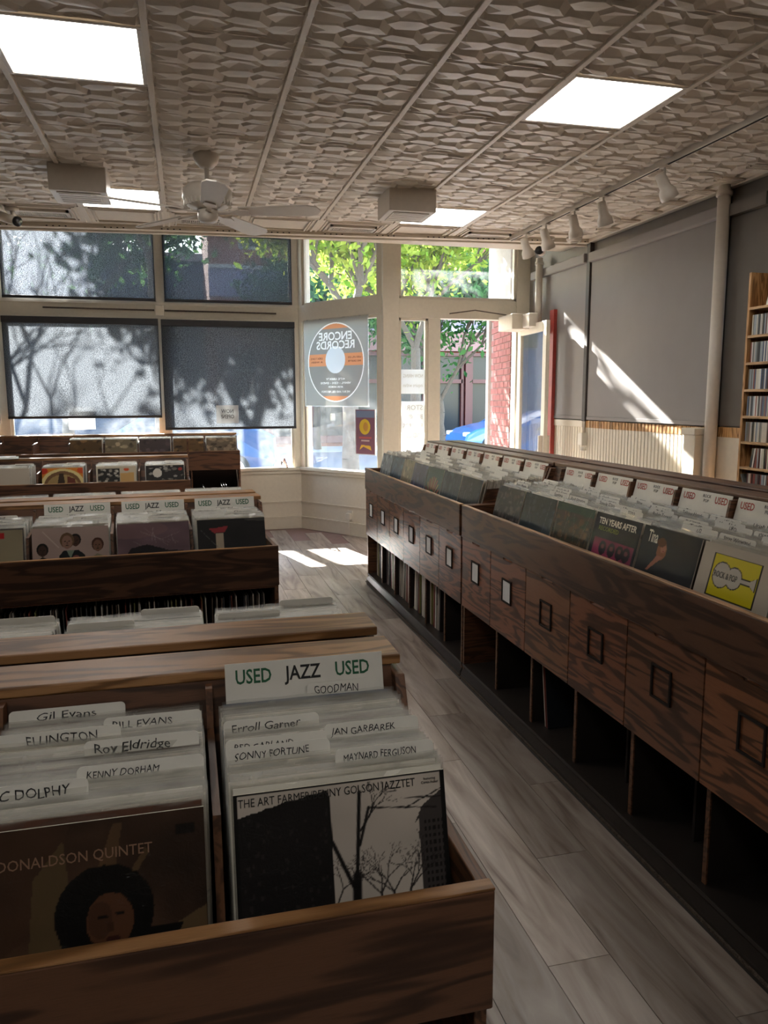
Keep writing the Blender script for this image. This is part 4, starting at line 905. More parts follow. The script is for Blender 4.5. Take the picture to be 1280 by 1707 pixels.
for k in range(6):
    header_r(MR1, cb[k], 'white header card with red USED, behind '+nearnm[k])
    for q, s in enumerate(words[k]):
        dy = .13+.3*q/len(words[k]); tab = (L_, R_, C_)[(q+k) % 3]
        card(MR1, cb[k], dy, FZR, 'white tabbed divider with black handwriting, %s tab behind %s, right aisle' % (ordn[q], nearnm[k]), tab, H=.338,
             texts=[(s, .02, 'ink', (tab[0]+tab[1])/2, .325, dict(hand=True, shear=.15, width=min(.12, .0115*len(s))))])
# far unit
cf = [-2.30+.165+.325*k for k in range(7)][::-1]       # nearest first
fc = [((.13, .14, .14), 'dark grey crinkled'), ((.20, .24, .26), 'slate blue wrapped'), ((.32, .4, .36), 'green sunburst'), ((.24, .24, .32), 'blue violet'), ((.5, .46, .36), 'khaki'), ((.22, .28, .33), 'steel blue'), ((.45, .48, .5), 'pale grey photo')]
for k, (c, nm) in enumerate(fc):
    if k == 2:
        a = Art(80, (.20, .28, .26))
        for q in range(13): an = R(10+q*13.5); a.line((.5, .25), (.5+.5*math.cos(an), .25+.55*math.sin(an)), .022, (.72, .58, .35) if q % 2 else (.7, .35, .25))
        a.ell(.5, .25, .3, .3, (.28, .38, .3)); a.rect(0, 0, 1, .12, (.6, .28, .22))
    else: a = speck(c, [tuple(v*.6 for v in c), tuple(min(1, v*1.6) for v in c)], 50, seed=20+k)
    yo = .07 if k < 4 else .09
    front_record(MR0, cf[k], yo, FZR, a, 'record with a %s cover, %s front of the far aisle rack' % (nm, ordn[k]))
    fill(MR0, cf[k], yo+.015, .425, 0, FZR, 'white sleeves behind the %s cover, far aisle rack' % nm, '', seed=120+k, filler=40)
    header_r(MR0, cf[k], 'white header card with red USED behind the %s cover, far right-aisle rack' % nm)
    for q in range(6):
        tab = (L_, R_, C_)[(q+k) % 3]
        card(MR0, cf[k], .12+.052*q, FZR, 'pale divider tab, %s tab behind the %s cover, far right-aisle rack' % (ordn[q], nm), tab, H=.336+.004*(q % 2))
# records on the bottom shelf of the far unit, and the few leaning in the near unit
xs = -2.25
for i in range(84):
    xs += random.choice((.010, .014, .018, .024, .034)) if i % 7 else .045
    if xs > -.55: break
    o = link('shelved_record', SPL[i % 3]); o.scale = (random.choice((1.5, 2.5, 4.0)), 1, 1); sc = o.scale.copy()
    place(o, MR0, xs, .08, .101, 0, 0, random.choice((-.05, -.02, .0, .03, .07))); o.scale = sc; sd = ('far', 'middle', 'near')[min(2, int((xs+2.25)/.57))]; tag(o, 'record standing on the bottom shelf of the far aisle rack, %s third' % sd, 'record', 'records on the bottom shelf of the far aisle rack, %s third' % sd)
for i in range(4):
    o = link('shelved_record', SPL[0]); place(o, MR1, -1.55+.009*i, .09, .101, 0, 0, -.16); tag(o, 'pale record leaning alone on the bottom shelf of the near right-aisle rack', 'record', 'records leaning alone on the near bottom shelf')
print('records', nrec)

# ================================================================== SHADES, FAN, BOXES, TRACK LIGHTS
def shade(x0, x1, z0, z1, mat, label, y=YA-.055, cass=.07, dark_hem=True):
    t = thing('roller_shade', label, 'shade', ((x0+x1)/2, y, z0)); h = (x1-x0)/2
    mb = MB(); n = 14
    for i in range(n):
        a, b = -h+.004+(2*h-.008)*i/n, -h+.004+(2*h-.008)*(i+1)/n; ya, yb = .006*math.sin(i*.9), .006*math.sin((i+1)*.9)
        mb.add([(a, ya*.3, .02), (b, yb*.3, .02), (b, yb*.3, z1-z0-cass*.5), (a, ya*.3, z1-z0-cass*.5)], [(0, 1, 2, 3)])
    mb.build('shade_cloth', M[mat], t)
    MB().box(-h, h, -.012, .012, 0, .028).build('hem_bar', M['hem'], t, bevel=.003)
    MB().box(-h, h, -.03, .03, z1-z0-cass, z1-z0).build('cassette', M['hem'], t, bevel=.004)
    for sx in (-1, 1): MB().box(min(sx*h, sx*(h-.012)), max(sx*h, sx*(h-.012)), .004, .02, .028, z1-z0-cass).build('side_channel', M['hem'], t)
    return t
shade(-1.865, -.265, 1.345, 2.435, 'shade_l', 'pale sunlit roller shade with branch shadows on the lower left window')
shade(-.235, 1.255, 1.205, 2.43, 'shade_l', 'grey roller shade with a small white notice, lower window right of the mullion')
shade(-1.84, -.28, 2.625, 3.42, 'shade_t', 'dark roller shade on the transom above the sunlit shade')
shade(-.185, 1.235, 2.625, 3.42, 'shade_t', 'dark roller shade on the transom just left of the angled bay')
shade(-3.5, -1.95, 1.3, 2.43, 'shade_l', 'roller shade on the window beyond the left edge of the picture')
shade(-3.5, -1.95, 2.625, 3.42, 'shade_t', 'roller shade on the transom beyond the left edge of the picture')
# sign on the shade: reads from outside, so it is mirrored here
t = thing('window_notice', 'small white sheet reading NOW OPEN, seen from behind on the grey shade', 'notice', (.46, YA-.062-.02, 1.275))
MB().box(-.125, .125, 0, .0015, 0, .205).build('sheet', M['paper_t'], t)
text('NOW\nOPEN!', .062, M['hem'], t, (0, -.001, .105), (R(90), 0, 0), mirror=True, sx=.85)
MB().tube((-1.45, YA-.035, 2.535), (-.30, YA-.035, 2.53), .009).tube((-.19, YA-.035, 2.53), (1.05, YA-.035, 2.525), .009).build('header_rod', M['bark'], wf, smooth=True)
MB().box(-.29, -.20, YA-.06, YA-.004, 2.47, 2.585).build('header_box', M['cream'], wf, bevel=.006)
for px, z0, z1, lab in ((-1.13, 1.22, 1.47, 'blank white sheet taped in the gap below the sunlit shade'),):
    o = MB().box(-.14, .14, 0, .002, 0, z1-z0).build('paper_sheet', M['paper_t'], None, (px, YA+.03, z0), bevel=0); tag(o, lab, 'notice')

# round record poster hung in the angled window
tB_ = thing('window_poster', 'grey square sheet with a round record logo, orange bands and mirrored lettering', 'poster')
tB_.matrix_world = Matrix(((B.u.x, B.n.x, 0, B.P.x+B.u.x*.60+B.n.x*.012), (B.u.y, B.n.y, 0, B.P.y+B.u.y*.60+B.n.y*.012), (0, 0, 1, 1.47), (0, 0, 0, 1)))
# local: x along the wall, +y towards the room; shapes sit on the room side
PWd, PHt = .98, .97
a = Art(260, (.66, .66, .64)); cx, cy = .5, .5
a.ell(cx, cy, .445, .455, (.97, .96, .95)); a.ell(cx, cy, .43, .44, (.60, .59, .57))
am = ((a.u-cx)/.43)**2+((a.v-cy)/.44)**2 < 1
for y0, y1 in ((.46, .60), (.885, 1), (0, .115)): a.put((am & (a.v > y0) & (a.v < y1)).astype(float), (.86, .60, .44))
a.ell(cx, cy+.03, .155, .155, (.86, .88, .90))
WT = (.98, .98, .97)
a.text('ENCORE', .5, .80, .52, .095, WT, True); a.text('RECORDS', .5, .70, .60, .095, WT, True)
for z, s_, w_ in ((.31, '417 E. LIBERTY', .30), (.265, 'VINYL - CDS - DVDS', .48), (.22, 'ANN ARBOR', .24), (.165, 'WE BUY AND SELL RECORDS', .46)): a.text(s_, .5, z, w_, .022, WT, True)
for x, s1, s2 in ((.80, 'USED LPS, CDS', 'AND CASSETTES'), (.20, 'OPEN 7 DAYS', 'A WEEK')): a.text(s1, x, .55, .2, .022, (.5, .3, .25), True); a.text(s2, x, .51, .2, .022, (.5, .3, .25), True)
link('poster_print', a.mesh('poster_print', PWd, PHt, M['postp'], y=0), tB_)
MB().box(-PWd/2-.01, PWd/2+.01, -.006, -.001, -.01, PHt+.01).build('clear_backing', M['plastic'], tB_)
# poster with a yellow sun, lower right of the angled window
def on_seg(seg, s, z, n=-.04):
    p = seg.P+seg.u*s+seg.n*n; return Matrix(((seg.u.x, seg.n.x, 0, p.x), (seg.u.y, seg.n.y, 0, p.y), (0, 0, 1, z), (0, 0, 0, 1)))
o = thing('window_poster', 'small mauve poster with a yellow disc, low in the angled window', 'poster'); o.matrix_world = on_seg(B, 1.0, .93)
a = Art(70, (.55, .38, .45), 100); a.rect(.05, .82, .95, .97, (.5, .55, .66)); a.ell(.48, .62, .27, .17, (.92, .78, .25)); a.ell(.52, .62, .12, .1, (.85, .62, .3)); a.rect(.2, .36, .8, .40, (.8, .4, .4)); a.rect(.3, .3, .7, .325, (.85, .75, .75)); a.poly([(.2, .1), (.4, .18), (.8, .1), (.75, .2), (.3, .22)], (.95, .75, .3)); a.rect(0, 0, .03, 1, (.85, .84, .86)); a.rect(.97, 0, 1, 1, (.85, .84, .86)); a.rect(0, 0, 1, .02, (.85, .84, .86))
link('poster_print', a.mesh('poster_print', .30, .50, M['print'], y=.002), o); MB().box(-.15, .15, -.002, .001, 0, .5).build('sheet', M['paper'], o)
for z0, z1, lines, lab in ((1.60, 1.86, ('NOW HIRING', 'inquire within'), 'white sheet with faint mirrored handwriting in the sidelight beside the door, upper of two'), (.95, 1.52, ('STORE', 'BUYS VINYL', 'RECORDS', 'AND CDS'), 'white sheet with tall faint mirrored lettering in the sidelight, lower of two')):
    o = thing('window_notice', lab, 'notice', (2.39, YC+.035, z0)); MB().box(-.15, .15, 0, .002, 0, z1-z0).build('sheet', M['paper_t'], o)
    for q, s in enumerate(lines): text(s, .055 if len(lines) < 3 else .075, M['j2'], o, (0, -.0012, z1-z0-.07-q*.1), (R(90), 0, 0), mirror=True, width=.22)

# door leaf swung inwards, closer and red upright
hx, hy = 3.585, 8.0; ex, ey = 3.535, 7.20
t = thing('entry_door', 'cream glazed entry door standing open against the right wall', 'door', (hx, hy, 0.02))
dl = Seg((hx, hy), (ex, ey)); dm_ = Matrix(((dl.u.x, dl.n.x, 0), (dl.u.y, dl.n.y, 0), (0, 0, 1))).to_4x4()
f = MB(); LW = dl.L; DH = 2.30
for s0, s1, z0, z1 in ((0, .09, 0, DH), (LW-.09, LW, 0, DH), (.09, LW-.09, 0, .25), (.09, LW-.09, DH-.10, DH)): f.box(s0, s1, -.02, .02, z0, z1, 0, dm_)
f.build('door_frame', M['cream'], t, bevel=.003)
MB().box(.08, LW-.08, -.003, .003, .24, DH-.09, 0, dm_).build('glass_pane', M['glass'], t)
MB().box(LW-.065, LW-.035, .02, .06, .95, 1.15, 0, dm_).box(LW-.065, LW-.035, -.06, -.02, .95, 1.15, 0, dm_).build('door_handle', M['white_metal'], t, bevel=.005)
MB().box(LW-.09, LW+.001, -.0215, .0215, 0.0, .06, 0, dm_).build('kick_plate', M['white_metal'], t)
t = thing('door_closer', 'cream box door closer at the head of the open door', 'door closer', (3.40, YC-.06, 2.33))
MB().box(-.05, .20, -.32, .06, -.06, .10).build('closer_body', M['cream'], t, bevel=.01)
MB().box(.06, .16, -.50, -.33, -.05, .09).build('closer_cover', M['white'], t, bevel=.01)
MB().tube((-.62, .04, .12), (-.35, -.02, .155), .006).tube((-.35, -.02, .155), (.0, -.05, .11), .006).build('closer_arm', M['bark'], t)
tag(MB().box(3.655, 3.70, 7.33, 7.42, 0.0, 2.44).build('red_upright', M['red'], bevel=.003), 'tall narrow red upright against the right wall behind the open door', 'post')
# white pipes
def pipe(x, y, r, label, z0=0.0, z1=CZ-.012, z_flange=None):
    t = thing('pipe', label, 'pipe', (x, y, z0))
    MB().tube((0, 0, 0), (0, 0, z1-z0), r, n=20).build('pipe_run', M['white_metal'], t, smooth=True)
    MB().tube((0, 0, CZ-z0-.08), (0, 0, CZ-z0-.05), r*1.25, n=20).build('pipe_collar', M['white_metal'], t, smooth=True); return t
pipe(XW-.075, 4.79, .043, 'thick cream painted pipe standing against the right wall beside the wide blind')
pipe(XW-.10, 7.62, .036, 'thin white pipe in the corner above the open door', z0=2.32)
t = thing('wall_box', 'small white control box with conduit at the dark seam above the beadboard', 'switch box', (XW-.001, 6.70, 1.10))
MB().box(-.07, 0, -.04, .04, 0, .12).build('box_body', M['white'], t, bevel=.006); MB().tube((-.03, 0, .12), (-.03, 0, .24), .012).build('conduit', M['white_metal'], t, smooth=True); MB().lathe([(.001, -.02), (.03, -.015), (.03, .015), (.001, .02)], (-.06, -.05, -.03)).build('round_bell', M['white'], t, smooth=True)
# power outlet on the angled wall
o = thing('wall_outlet', 'white plug adapter in the low outlet under the angled window', 'outlet'); o.matrix_world = on_seg(B, .80, .17, .002)
MB().box(-.04, .04, 0, .008, 0, .115).build('outlet_plate', M['white'], o, bevel=.002); MB().box(-.03, .03, .008, .05, .015, .09).build('plug_adapter', M['white'], o, bevel=.006); MB().tube((0, .03, .015), (.0, .02, -.16), .006).build('cord', M['white'], o)

# ceiling fan
t = thing('ceiling_fan', 'white five-bladed ceiling fan hanging over the middle rack', 'fan', (.174, 4.94, CZ))
MB().lathe([(.001, 0), (.075, -.002), (.078, -.02), (.068, -.055), (.04, -.085), (.02, -.09), (.001, -.09)]).build('canopy', M['white_metal'], t, smooth=True)
MB().tube((0, 0, -.08), (0, 0, -.17), .014, n=14).build('down_rod', M['white_metal'], t, smooth=True)
MB().lathe([(.001, -.165), (.05, -.168), (.11, -.185), (.145, -.215), (.148, -.265), (.13, -.30), (.08, -.325), (.001, -.328)], n=36).build('motor_housing', M['white_metal'], t, smooth=True)
v_ = MB()
for k in range(30):
    an = 2*math.pi*k/30; m = Matrix.Rotation(an, 4, 'Z'); v_.box(.118, .142, -.004, .004, -.306, -.274, 0, m)
tag(v_.build('motor_vent_ribs', M['ceil'], t), kind='stuff')
MB().lathe([(.001, -.328), (.06, -.328), (.062, -.375), (.05, -.395), (.001, -.398)]).build('switch_housing', M['white_metal'], t, smooth=True)
for a_ in (-16, 56, 128, 200, 272):
    m = Matrix.Rotation(R(a_), 4, 'Z') @ Matrix.Translation((0, 0, -.335)) @ Matrix.Rotation(R(-11), 4, 'X')
    pts = [(.19, -.055), (.60, -.072), (.66, -.05), (.68, 0), (.66, .05), (.60, .072), (.19, .055)]
    b = MB().prism(pts, -.004, .004, 'z', 0, m).build('fan_blade', M['white_metal'], t, bevel=.001)
    MB().prism([(.06, -.018), (.14, -.014), (.20, -.04), (.25, -.03), (.25, .03), (.20, .04), (.14, .014), (.06, .018)], -.012, -.005, 'z', 0, m).build('blade_bracket', M['white_metal'], t)

# hanging white boxes
for x, y, lab in ((-.60, 5.50, 'white air cleaner box hanging from the ceiling left of the fan'), (1.58, 5.52, 'white air cleaner box hanging from the ceiling right of the fan')):
    t = thing('ceiling_box', lab, 'air cleaner', (x, y, CZ))
    MB().box(-.17, .17, -.17, .17, -.165, -.003).build('casing', M['white_metal'], t, bevel=.006)
    MB().box(-.13, .13, -.13, .13, -.172, -.166).build('filter_panel', M['white'], t, bevel=.002)
    for q in range(5): MB().box(-.12, .12, -.11+q*.05, -.10+q*.05, -.1745, -.1722).build('filter_louvre', M['white_metal'], t)
# track lighting
t = thing('light_track', 'long dark lighting track running along the ceiling by the right wall', 'light track', (2.90, 3.4, CZ))
MB().box(-.018, .018, -2.2, 3.30, -.045, -.005).build('track_rail', M['white_metal'], t, bevel=.002); MB().box(-.006, .006, -2.2, 3.30, -.047, -.0452).build('track_slot', M['dark'], t)
def rotm(a, b): return Euler((a, b, 0)).to_matrix().to_4x4()
for k, (y, tz, ty) in enumerate(((4.38, -35, 0), (5.10, -22, 5), (5.52, -18, 4), (6.0, -28, 8), (6.38, -30, 10), (3.2, -30, 0))):
    s = thing('track_spotlight', ('largest white track spotlight, nearest the camera on the ceiling track', 'white track spotlight, second from the camera', 'white track spotlight, third from the camera', 'white track spotlight, fourth from the camera above the black security camera', 'white track spotlight, farthest along the track in front of the door transom', 'white track spotlight beyond the right edge of the picture')[k], 'spotlight', (2.90, y, CZ-.045), R(10))
    MB().tube((0, 0, 0), (0, 0, -.07), .008).box(-.02, .02, -.03, .03, -.012, 0).build('stem', M['white_metal'], s)
    m = Matrix.Translation((0, 0, -.11)) @ rotm(R(ty), R(tz))
    pr = [(.001, .075), (.030, .07), (.034, .02), (.036, -.02), (.052, -.045), (.056, -.09), (.050, -.092), (.03, -.05), (.001, -.045)]
    MB().lathe(pr, n=20, M=m).build('lamp_head', M['white_metal'], s, smooth=True)
# security cameras and smoke detector
t = thing('security_camera', 'black-faced bullet security camera under the ceiling edge near the door', 'camera', (3.20, 6.55, CZ-.03))
MB().lathe([(.001, 0), (.05, 0), (.05, -.02), (.001, -.025)]).build('mount_base', M['white_metal'], t, smooth=True)
MB().tube((0, 0, -.02), (-.06, -.05, -.09), .014).tube((-.04, .06, -.12), (-.12, -.06, -.13), .035, n=18).build('camera_body', M['white_metal'], t, smooth=True)
MB().tube((-.12, -.06, -.13), (-.13, -.075, -.1313), .036, n=18).build('camera_lens', M['black'], t, smooth=True)
t = thing('security_camera', 'white bullet camera with a dark lens at the far left ceiling edge', 'camera', (-1.22, 6.6, CZ-.01))
MB().lathe([(.001, 0), (.05, 0), (.05, -.02), (.001, -.025)]).build('mount_base', M['white_metal'], t, smooth=True)
MB().tube((0, 0, -.02), (0.01, -.02, -.06), .016).tube((-.10, .06, -.05), (.04, -.07, -.11), .035, n=18).build('camera_body', M['ceil'], t, smooth=True)
MB().tube((.04, -.07, -.11), (.052, -.081, -.1155), .037, n=18).build('camera_lens', M['black'], t, smooth=True)
t = thing('smoke_detector', 'round white smoke detector at the ceiling corner by the right wall', 'detector', (3.42, 6.5, CZ-.03))
MB().lathe([(.001, 0), (.07, 0), (.07, -.02), (.055, -.04), (.001, -.045)]).build('detector_body', M['white_metal'], t, smooth=True)
MB().lathe([(.03, -.043), (.04, -.046), (.04, -.05), (.03, -.052)]).build('detector_ring', M['white'], t, smooth=True)

# ---- pine CD shelf on the right wall
zs_ = [.79, .955, 1.115, 1.275, 1.435, 1.60, 1.765, 1.93, 2.10]
t = thing('cd_shelf', 'tall pale pine shelving unit with rows of compact discs at the right edge', 'shelf', (3.40, 4.19, 0))
Dp, Wd = .20, 1.0
MB().box(0, Dp, -.018, 0, 0, 2.31).build('side_panel', M['pine'], t, bevel=.002); MB().box(0, Dp, -Wd, -Wd+.018, 0, 2.31).build('side_panel', M['pine'], t)
MB().box(Dp-.012, Dp, -Wd+.018, -.018, 0.02, 2.31).build('back_panel', M['pine'], t)
for z in [.1, .3, .46, .625]+zs_: MB().box(0, Dp-.012, -Wd+.018, -.018, z-.016, z).build('shelf_board', M['pine_x'], t, bevel=.001)
CDM = MB().box(0, .125, -.0045, .0045, 0, .122).mesh('compact_disc', M['cd'])
rs = random.Random(9)
for r, z in enumerate(zs_[:-1]):
    y = 4.17-.012; tilt = 0
    if r in (1,): y -= .03
    n = 0
    if r == 2: y -= .055
    while y > 3.92 and n < 26:
        y -= .0105+(.006 if rs.random() < .06 else 0); n += 1
        o = link('compact_disc', CDM, None, (3.412, y, z+.0005)); o.rotation_euler = (R(8) if (r == 2 and n < 6) else (R(-25) if r == 1 and n == 1 else 0), 0, 0)
        nm = ('lowest visible', 'second lowest', 'third from bottom', 'fourth from bottom', 'fourth from top', 'third from top', 'second from top', 'top')[r]
        tag(o, 'thin jewel-case compact disc spine on the %s row of the pine shelf' % nm, 'compact disc', 'compact discs on the %s row' % nm)
o = MB().box(0, .004, -.15, .15, 0, .30).build('framed_card', M['card'], None, (3.44, 3.93, 2.101)); o.rotation_euler = (0, R(12), 0); tag(o, 'white card propped on top of the pine shelf', 'card')

# ================================================================== OUTSIDE
struct(MB().box(-14, 20, 9.3, 14.9, -.30, -.12).build('floor_outside', M['concrete']))['kind'] = 'structure'
tag(MB().box(-14, 30, 14.9, 24.2, -.45, -.13).build('street', M['asphalt']), 'grey asphalt street beyond the sidewalk', 'street')
tag(MB().box(-14, 30, 24.2, 27.0, -.45, -.12).build('far_sidewalk', M['concrete']), 'pale far sidewalk across the street', 'sidewalk')
struct(MB().box(-60, 60, 9.3, 80, -.6, -.46).build('ground', M['asphalt']))
struct(MB().box(2.0, 3.72, YC+.12, 9.5, -.12, -.01).build('floor_entry', M['concrete']))
# brick pier along the recessed entry: bricks laid one by one up to the transom, painted stone above
PS = Seg((3.56, 8.18), (3.76, 9.32))
pm_ = Matrix(((PS.u.x, -PS.n.x, 0, 0), (PS.u.y, -PS.n.y, 0, 0), (0, 0, 1, 0), (0, 0, 0, 1)))
t = thing('brick_pier', 'sunlit red brick pier beside the entry, pale stone above the bricks', 'pier', (PS.P.x, PS.P.y, 0))
sgn = -1
pn = Vector((-PS.n.x, -PS.n.y, 0))
nrm = Vector((PS.u.y, -PS.u.x))           # points to +x side
# face towards the doorway is the -x side
def pbox(mb, s0, s1, d0, d1, z0, z1, mi=0):
    m = Matrix(((PS.u.x, nrm.x, 0, 0), (PS.u.y, nrm.y, 0, 0), (0, 0, 1, 0), (0, 0, 0, 1))); mb.box(s0, s1, d0, d1, z0, z1, mi, m); return mb
pbox(MB(), 0, PS.L, .012, .35, -.1, 2.56).build('mortar_core', M['mortar'], t)
pbox(MB(), -.01, PS.L+.0, -.02, .35, 2.56, 3.9).build('stone_lintel', M['whitestone'], t, bevel=.01)
pbox(MB(), PS.L-.10, PS.L+.03, -.03, .35, -.1, 2.56).build('corner_stone', M['whitestone'], t, bevel=.01)
BL = .205; bmesh_ = pbox(MB(), -BL/2+.005, BL/2-.005, 0, .05, .005, .068).mesh('brick', M['brick']); hmesh_ = pbox(MB(), -BL/4+.005, BL/4-.005, 0, .05, .005, .068).mesh('half_brick', M['brick'])
for c in range(35):
    z = c*.0735-.02; s = 0.0
    if c % 2: link('brick', hmesh_, t, (PS.u.x*(BL/4), PS.u.y*(BL/4), z)); s = BL/2
    while s+BL < PS.L-.085:
        sc = s+BL/2; link('brick', bmesh_, t, (PS.u.x*sc+random.uniform(-.002, .001), PS.u.y*sc, z)); s += BL

def tree(x, y, H, crown, label, nl, leaf, seed, trunk_r=.16, bark='bark', lean=(0, 0), low=None, depth=5, size=.075, name='street_tree', z0=-.12):
    rs = random.Random(seed); t = thing(name, label, 'tree', (x, y, z0)); tips = []
    tb = MB(); bb = MB()
    h1 = low or H*.38
    p = Vector((0, 0, 0)); r = trunk_r
    for k in range(5):
        q = Vector((lean[0]*(k+1)/5+rs.uniform(-.03, .03), lean[1]*(k+1)/5, h1*(k+1)/5)); tb.tube(p, q, r, r*.93, 12, cap=False); p = q; r *= .93
    def grow(p, d, L, r, n):
        q = p+d*L; bb.tube(p, q, r, r*.68, 7 if n < 3 else 4, cap=False); tips.append(q)
        if n >= depth: return
        for k in range(3 if n < 2 else 2):
            nd = (d+Vector((rs.uniform(-.75, .75), rs.uniform(-.75, .75), rs.uniform(-.15, .55)))).normalized(); grow(q, nd, L*rs.uniform(.66, .9), r*.66, n+1)
    for k in range(3):
        an = 2*math.pi*k/3+seed; grow(p, Vector((math.cos(an)*.55, math.sin(an)*.55, 1)).normalized(), H*.2, r*.7, 0)
    tb.build('trunk', M[bark], t, smooth=True); bb.build('branches', M[bark], t, smooth=True)
    if nl:
        n = nl; tp = np.array([tuple(v) for v in tips if v.z > h1*.9]); c = tp[RN.randint(0, len(tp), n)]+RN.normal(0, crown, (n, 3))*np.array([1, 1, .7])
        d1 = RN.normal(0, 1, (n, 3)); d1 /= np.linalg.norm(d1, axis=1)[:, None]; d2 = np.cross(d1, RN.normal(0, 1, (n, 3))); d2 /= np.linalg.norm(d2, axis=1)[:, None]
        s = size*(0.6+.8*RN.rand(n, 1)); v = np.stack([c-d1*s, c-d2*s*.5, c+d1*s, c+d2*s*.5], 1).reshape(-1, 3)
        me = bpy.data.meshes.new('leaves'); me.from_pydata(v.tolist(), [], np.arange(4*n).reshape(-1, 4).tolist()); me.materials.append(M[leaf]); o = link('leaves', me, t); tag(o, kind='stuff')
    return t
tree(2.86, 13.6, 3.6, .26, 'street tree with yellow green sunlit leaves, thick trunk in the angled window', 9000, 'leafy', 3, .17, low=3.0)
tree(4.65, 15.6, 4.2, .32, 'leafy green street tree seen through the transom over the door', 9000, 'leafy', 5, .14, low=2.7)
tree(6.9, 20.6, 5.2, .42, 'dark green leafy tree in front of the brick building across the street', 8000, 'leafd', 8, .14, low=1.6, size=.10)
tree(-.42, 13.9, 3.5, .30, 'leafy tree added to shade the right-hand shades of the left bay', 22000, 'leafd', 12, .13, low=3.95)  # added tree, crown shaped to block sun from the right-hand shades
tree(-3.4, 12.4, 5.4, .25, 'nearly bare tree whose branches shade the sunlit left shade', 0, 'leafd', 17, .13, low=1.7, depth=6)
tree(-3.6, 26, 9.0, .6, 'broad tree far off behind the left transom shade', 7000, 'leafd', 21, .2, low=3.0, size=.16)
tree(4.2, 25.4, 5.5, .5, 'dark leafy tree against the brick building, left of the entry', 6000, 'leafd', 31, .14, low=1.8, size=.12)

# brick building across the street
t = thing('brick_building', 'red brick shop building across the street with maroon shopfront and pale sign band', 'building', (0.9, 27, 0))
MB().box(0, 17, .3, 8, -.2, 9.5).build('wall', M['brick_far'], t)
MB().box(0, 17, .0, .3, 4.45, 9.5).build('upper_wall', M['brick_far'], t)
MB().box(0, 17, -.08, .3, 4.95, 5.85).build('painted_band', M['lavender'], t); MB().box(0, 17, -.14, .2, 5.85, 5.98).build('string_course', M['whitestone'], t)
MB().box(0, 17, -.10, .3, 3.93, 4.40).build('sign_band', M['signband'], t); MB().box(0, 17, -.22, .3, 4.38, 4.48).build('sign_cornice', M['whitestone'], t)
for k in range(24): MB().box(.5+k*.68, .85+k*.68, -.108, -.10, 4.08, 4.24).build('sign_letter_block', M['lavender'], t)
MB().box(0, 17, -.04, .3, 3.25, 3.93).build('fascia', M['pinkstone'], t)
x = .2
while x < 16.5:
    MB().box(x, x+.22, -.05, .3, -.2, 3.25).build('pilaster', M['maroon'], t); 
    if int(x*2) % 3 != 5:
        f = MB()
        for bb in ((x+.22, x+.32, 0, 3.2), (x+1.35, x+1.45, 0, 3.2), (x+.3, x+1.4, 3.08, 3.2), (x+.3, x+1.4, 2.1, 2.24), (x+.3, x+1.4, 0, .25)): f.box(bb[0], bb[1], .05, .2, bb[2], bb[3])
        f.build('shop_window_frame', M['maroon'], t); MB().box(x+.3, x+1.4, .2, .24, .2, 3.1).build('shop_window_glass', M['storeglass'], t)
    x += 1.48
for k in range(9):
    x = 1.0+k*1.85; w_ = MB().box(x, x+.9, -.03, .06, 6.5, 8.3).build('window_surround', M['whitestone'], t); MB().box(x+.08, x+.82, -.045, -.031, 6.6, 8.2).build('window_glass', M['storeglass'], w_)
t = thing('far_building', 'blue grey low building far behind the left bay, under the sky', 'building', (-12, 34, 0))
MB().box(0, 15.6, 0, 8, -.2, 7.2).build('wall', M['navybldg'], t); MB().box(-.1, 15.7, -.2, 8.1, 7.2, 7.5).build('parapet', M['whitestone'], t)
for k in range(6): MB().box(.8+k*2, 1.9+k*2, -.05, .02, 3.8, 5.8).build('window', M['storeglass'], t)

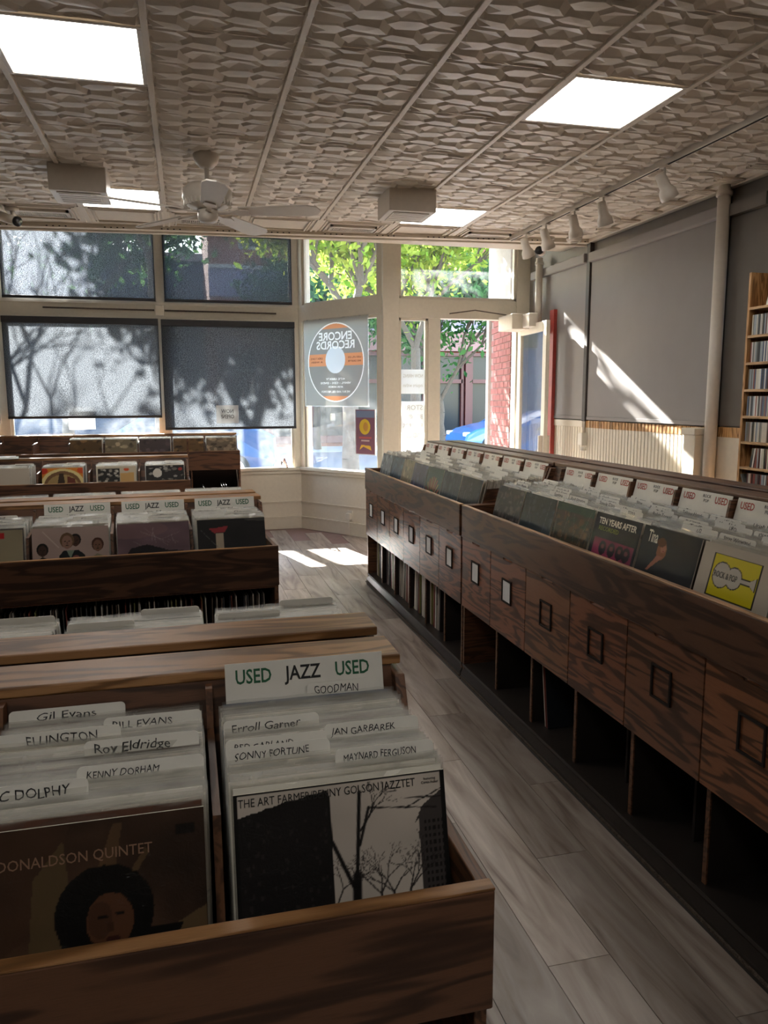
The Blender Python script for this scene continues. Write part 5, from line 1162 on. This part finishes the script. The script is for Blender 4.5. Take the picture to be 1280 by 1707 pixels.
# cars
def car(label, x, y, rz, paint_, L=4.3):
    t = thing('car', label, 'car', (x, y, -.128), rz)
    prof = [(0.05, .32), (0, .48), (.06, .66), (.35, .80), (.95, .93), (1.1, .96), (1.75, 1.35), (2.1, 1.46), (2.7, 1.47), (3.3, 1.38), (4.1, 1.05), (4.28, .95), (4.3, .5), (4.2, .30)]
    body = MB(); ys = [(-.86, .86, 0), (-.80, 1.0, 1)]
    def sec(y, tuck, zt): return [(p[0], y*(1 - tuck*max(0, (p[1]-.93))/.54*.28), p[1] if p[1] < .5 else p[1]) for p in prof]
    rows = [[(p[0]+.04, y_*(1), p[1]*.995) for p in prof] for y_ in ()]
    lv = []
    for y_, inset in ((-.88, 0.05), (-.84, 0.0), (0, 0), (.84, 0), (.88, .05)):
        lv.append([(p[0]+(inset if p[0] < 2 else -inset), y_*(1-.26*max(0, p[1]-.93)/.54), p[1]-(inset*.5 if p[1] > .6 else 0)+(0.02 if abs(y_) < .1 and p[1] > .5 else 0)) for p in prof])
    n = len(prof); vs = [v for r in lv for v in r]; fs_ = []
    for k in range(4):
        for i in range(n): j = (i+1) % n; fs_.append((k*n+i, k*n+j, (k+1)*n+j, (k+1)*n+i))
    fs_ += [tuple(range(n-1, -1, -1)), tuple(range(4*n, 5*n))]
    body.add(vs, fs_).build('body', M[paint_], t, smooth=False)
    for s in (-1, 1):
        g = MB(); yy = lambda z: s*(.885*(1-.26*max(0, z-.93)/.54)+.004)
        pts = [(1.35, .99), (1.85, 1.33), (2.15, 1.41), (2.65, 1.42), (3.2, 1.32), (3.6, 1.02)]
        g.add([(x_, yy(z), z) for x_, z in pts], [tuple(range(6)) if s < 0 else tuple(range(5, -1, -1))]); g.build('side_window', M['carglass'], t)
        for wx in (.82, 3.45):
            wh = MB().tube((wx, s*.70, .32), (wx, s*.895, .32), .318, n=28).build('wheel', M['rubber'], t, smooth=False)
            MB().tube((wx, s*.896, .32), (wx, s*.903, .32), .21, n=24).build('rim', M['alloy'], wh)
            sp_ = MB()
            for q in range(5): a0 = 2*math.pi*q/5; sp_.tube((wx, s*.905, .32), (wx+.2*math.cos(a0), s*.905, .32+.2*math.sin(a0)), .022, n=5)
            sp_.build('spokes', M['hem'], wh)
        MB().box(.02, .35, min(s*.6, s*.84), max(s*.6, s*.84), .60, .72).build('headlight', M['paper'], t, bevel=.03)
    MB().add([(1.16, -.72, 1.0), (1.16, .72, 1.0), (1.74, .62, 1.365), (1.74, -.62, 1.365)], [(3, 2, 1, 0)]).build('windscreen', M['carglass'], t)
    return t
car('light blue car parked across the street, seen through the doorway', 7.6, 21.4, 0, 'carblue')
car('blue car parked at the near kerb behind the left window gap', -2.6, 16.0, 0, 'carnavy')
# small folding card standing on the window sill
t = thing('folding_sign', 'small pink folding card sign standing on the sill of the left bay', 'sign', (1.09, YA+.022-.04, .7455), R(15))
for s_ in (-1, 1): MB().prism([(.045*s_, 0), (.050*s_, 0), (.004*s_, .115), (0, .115)][::s_], -.05, .05, 'y').build('sign_leaf', M['pinkstone'], t)
MB().box(-.05, -.035, -.035, .035, .02, .08, 0, Matrix.Translation((.012, 0, 0))).build('sign_print', M['paper'], t)
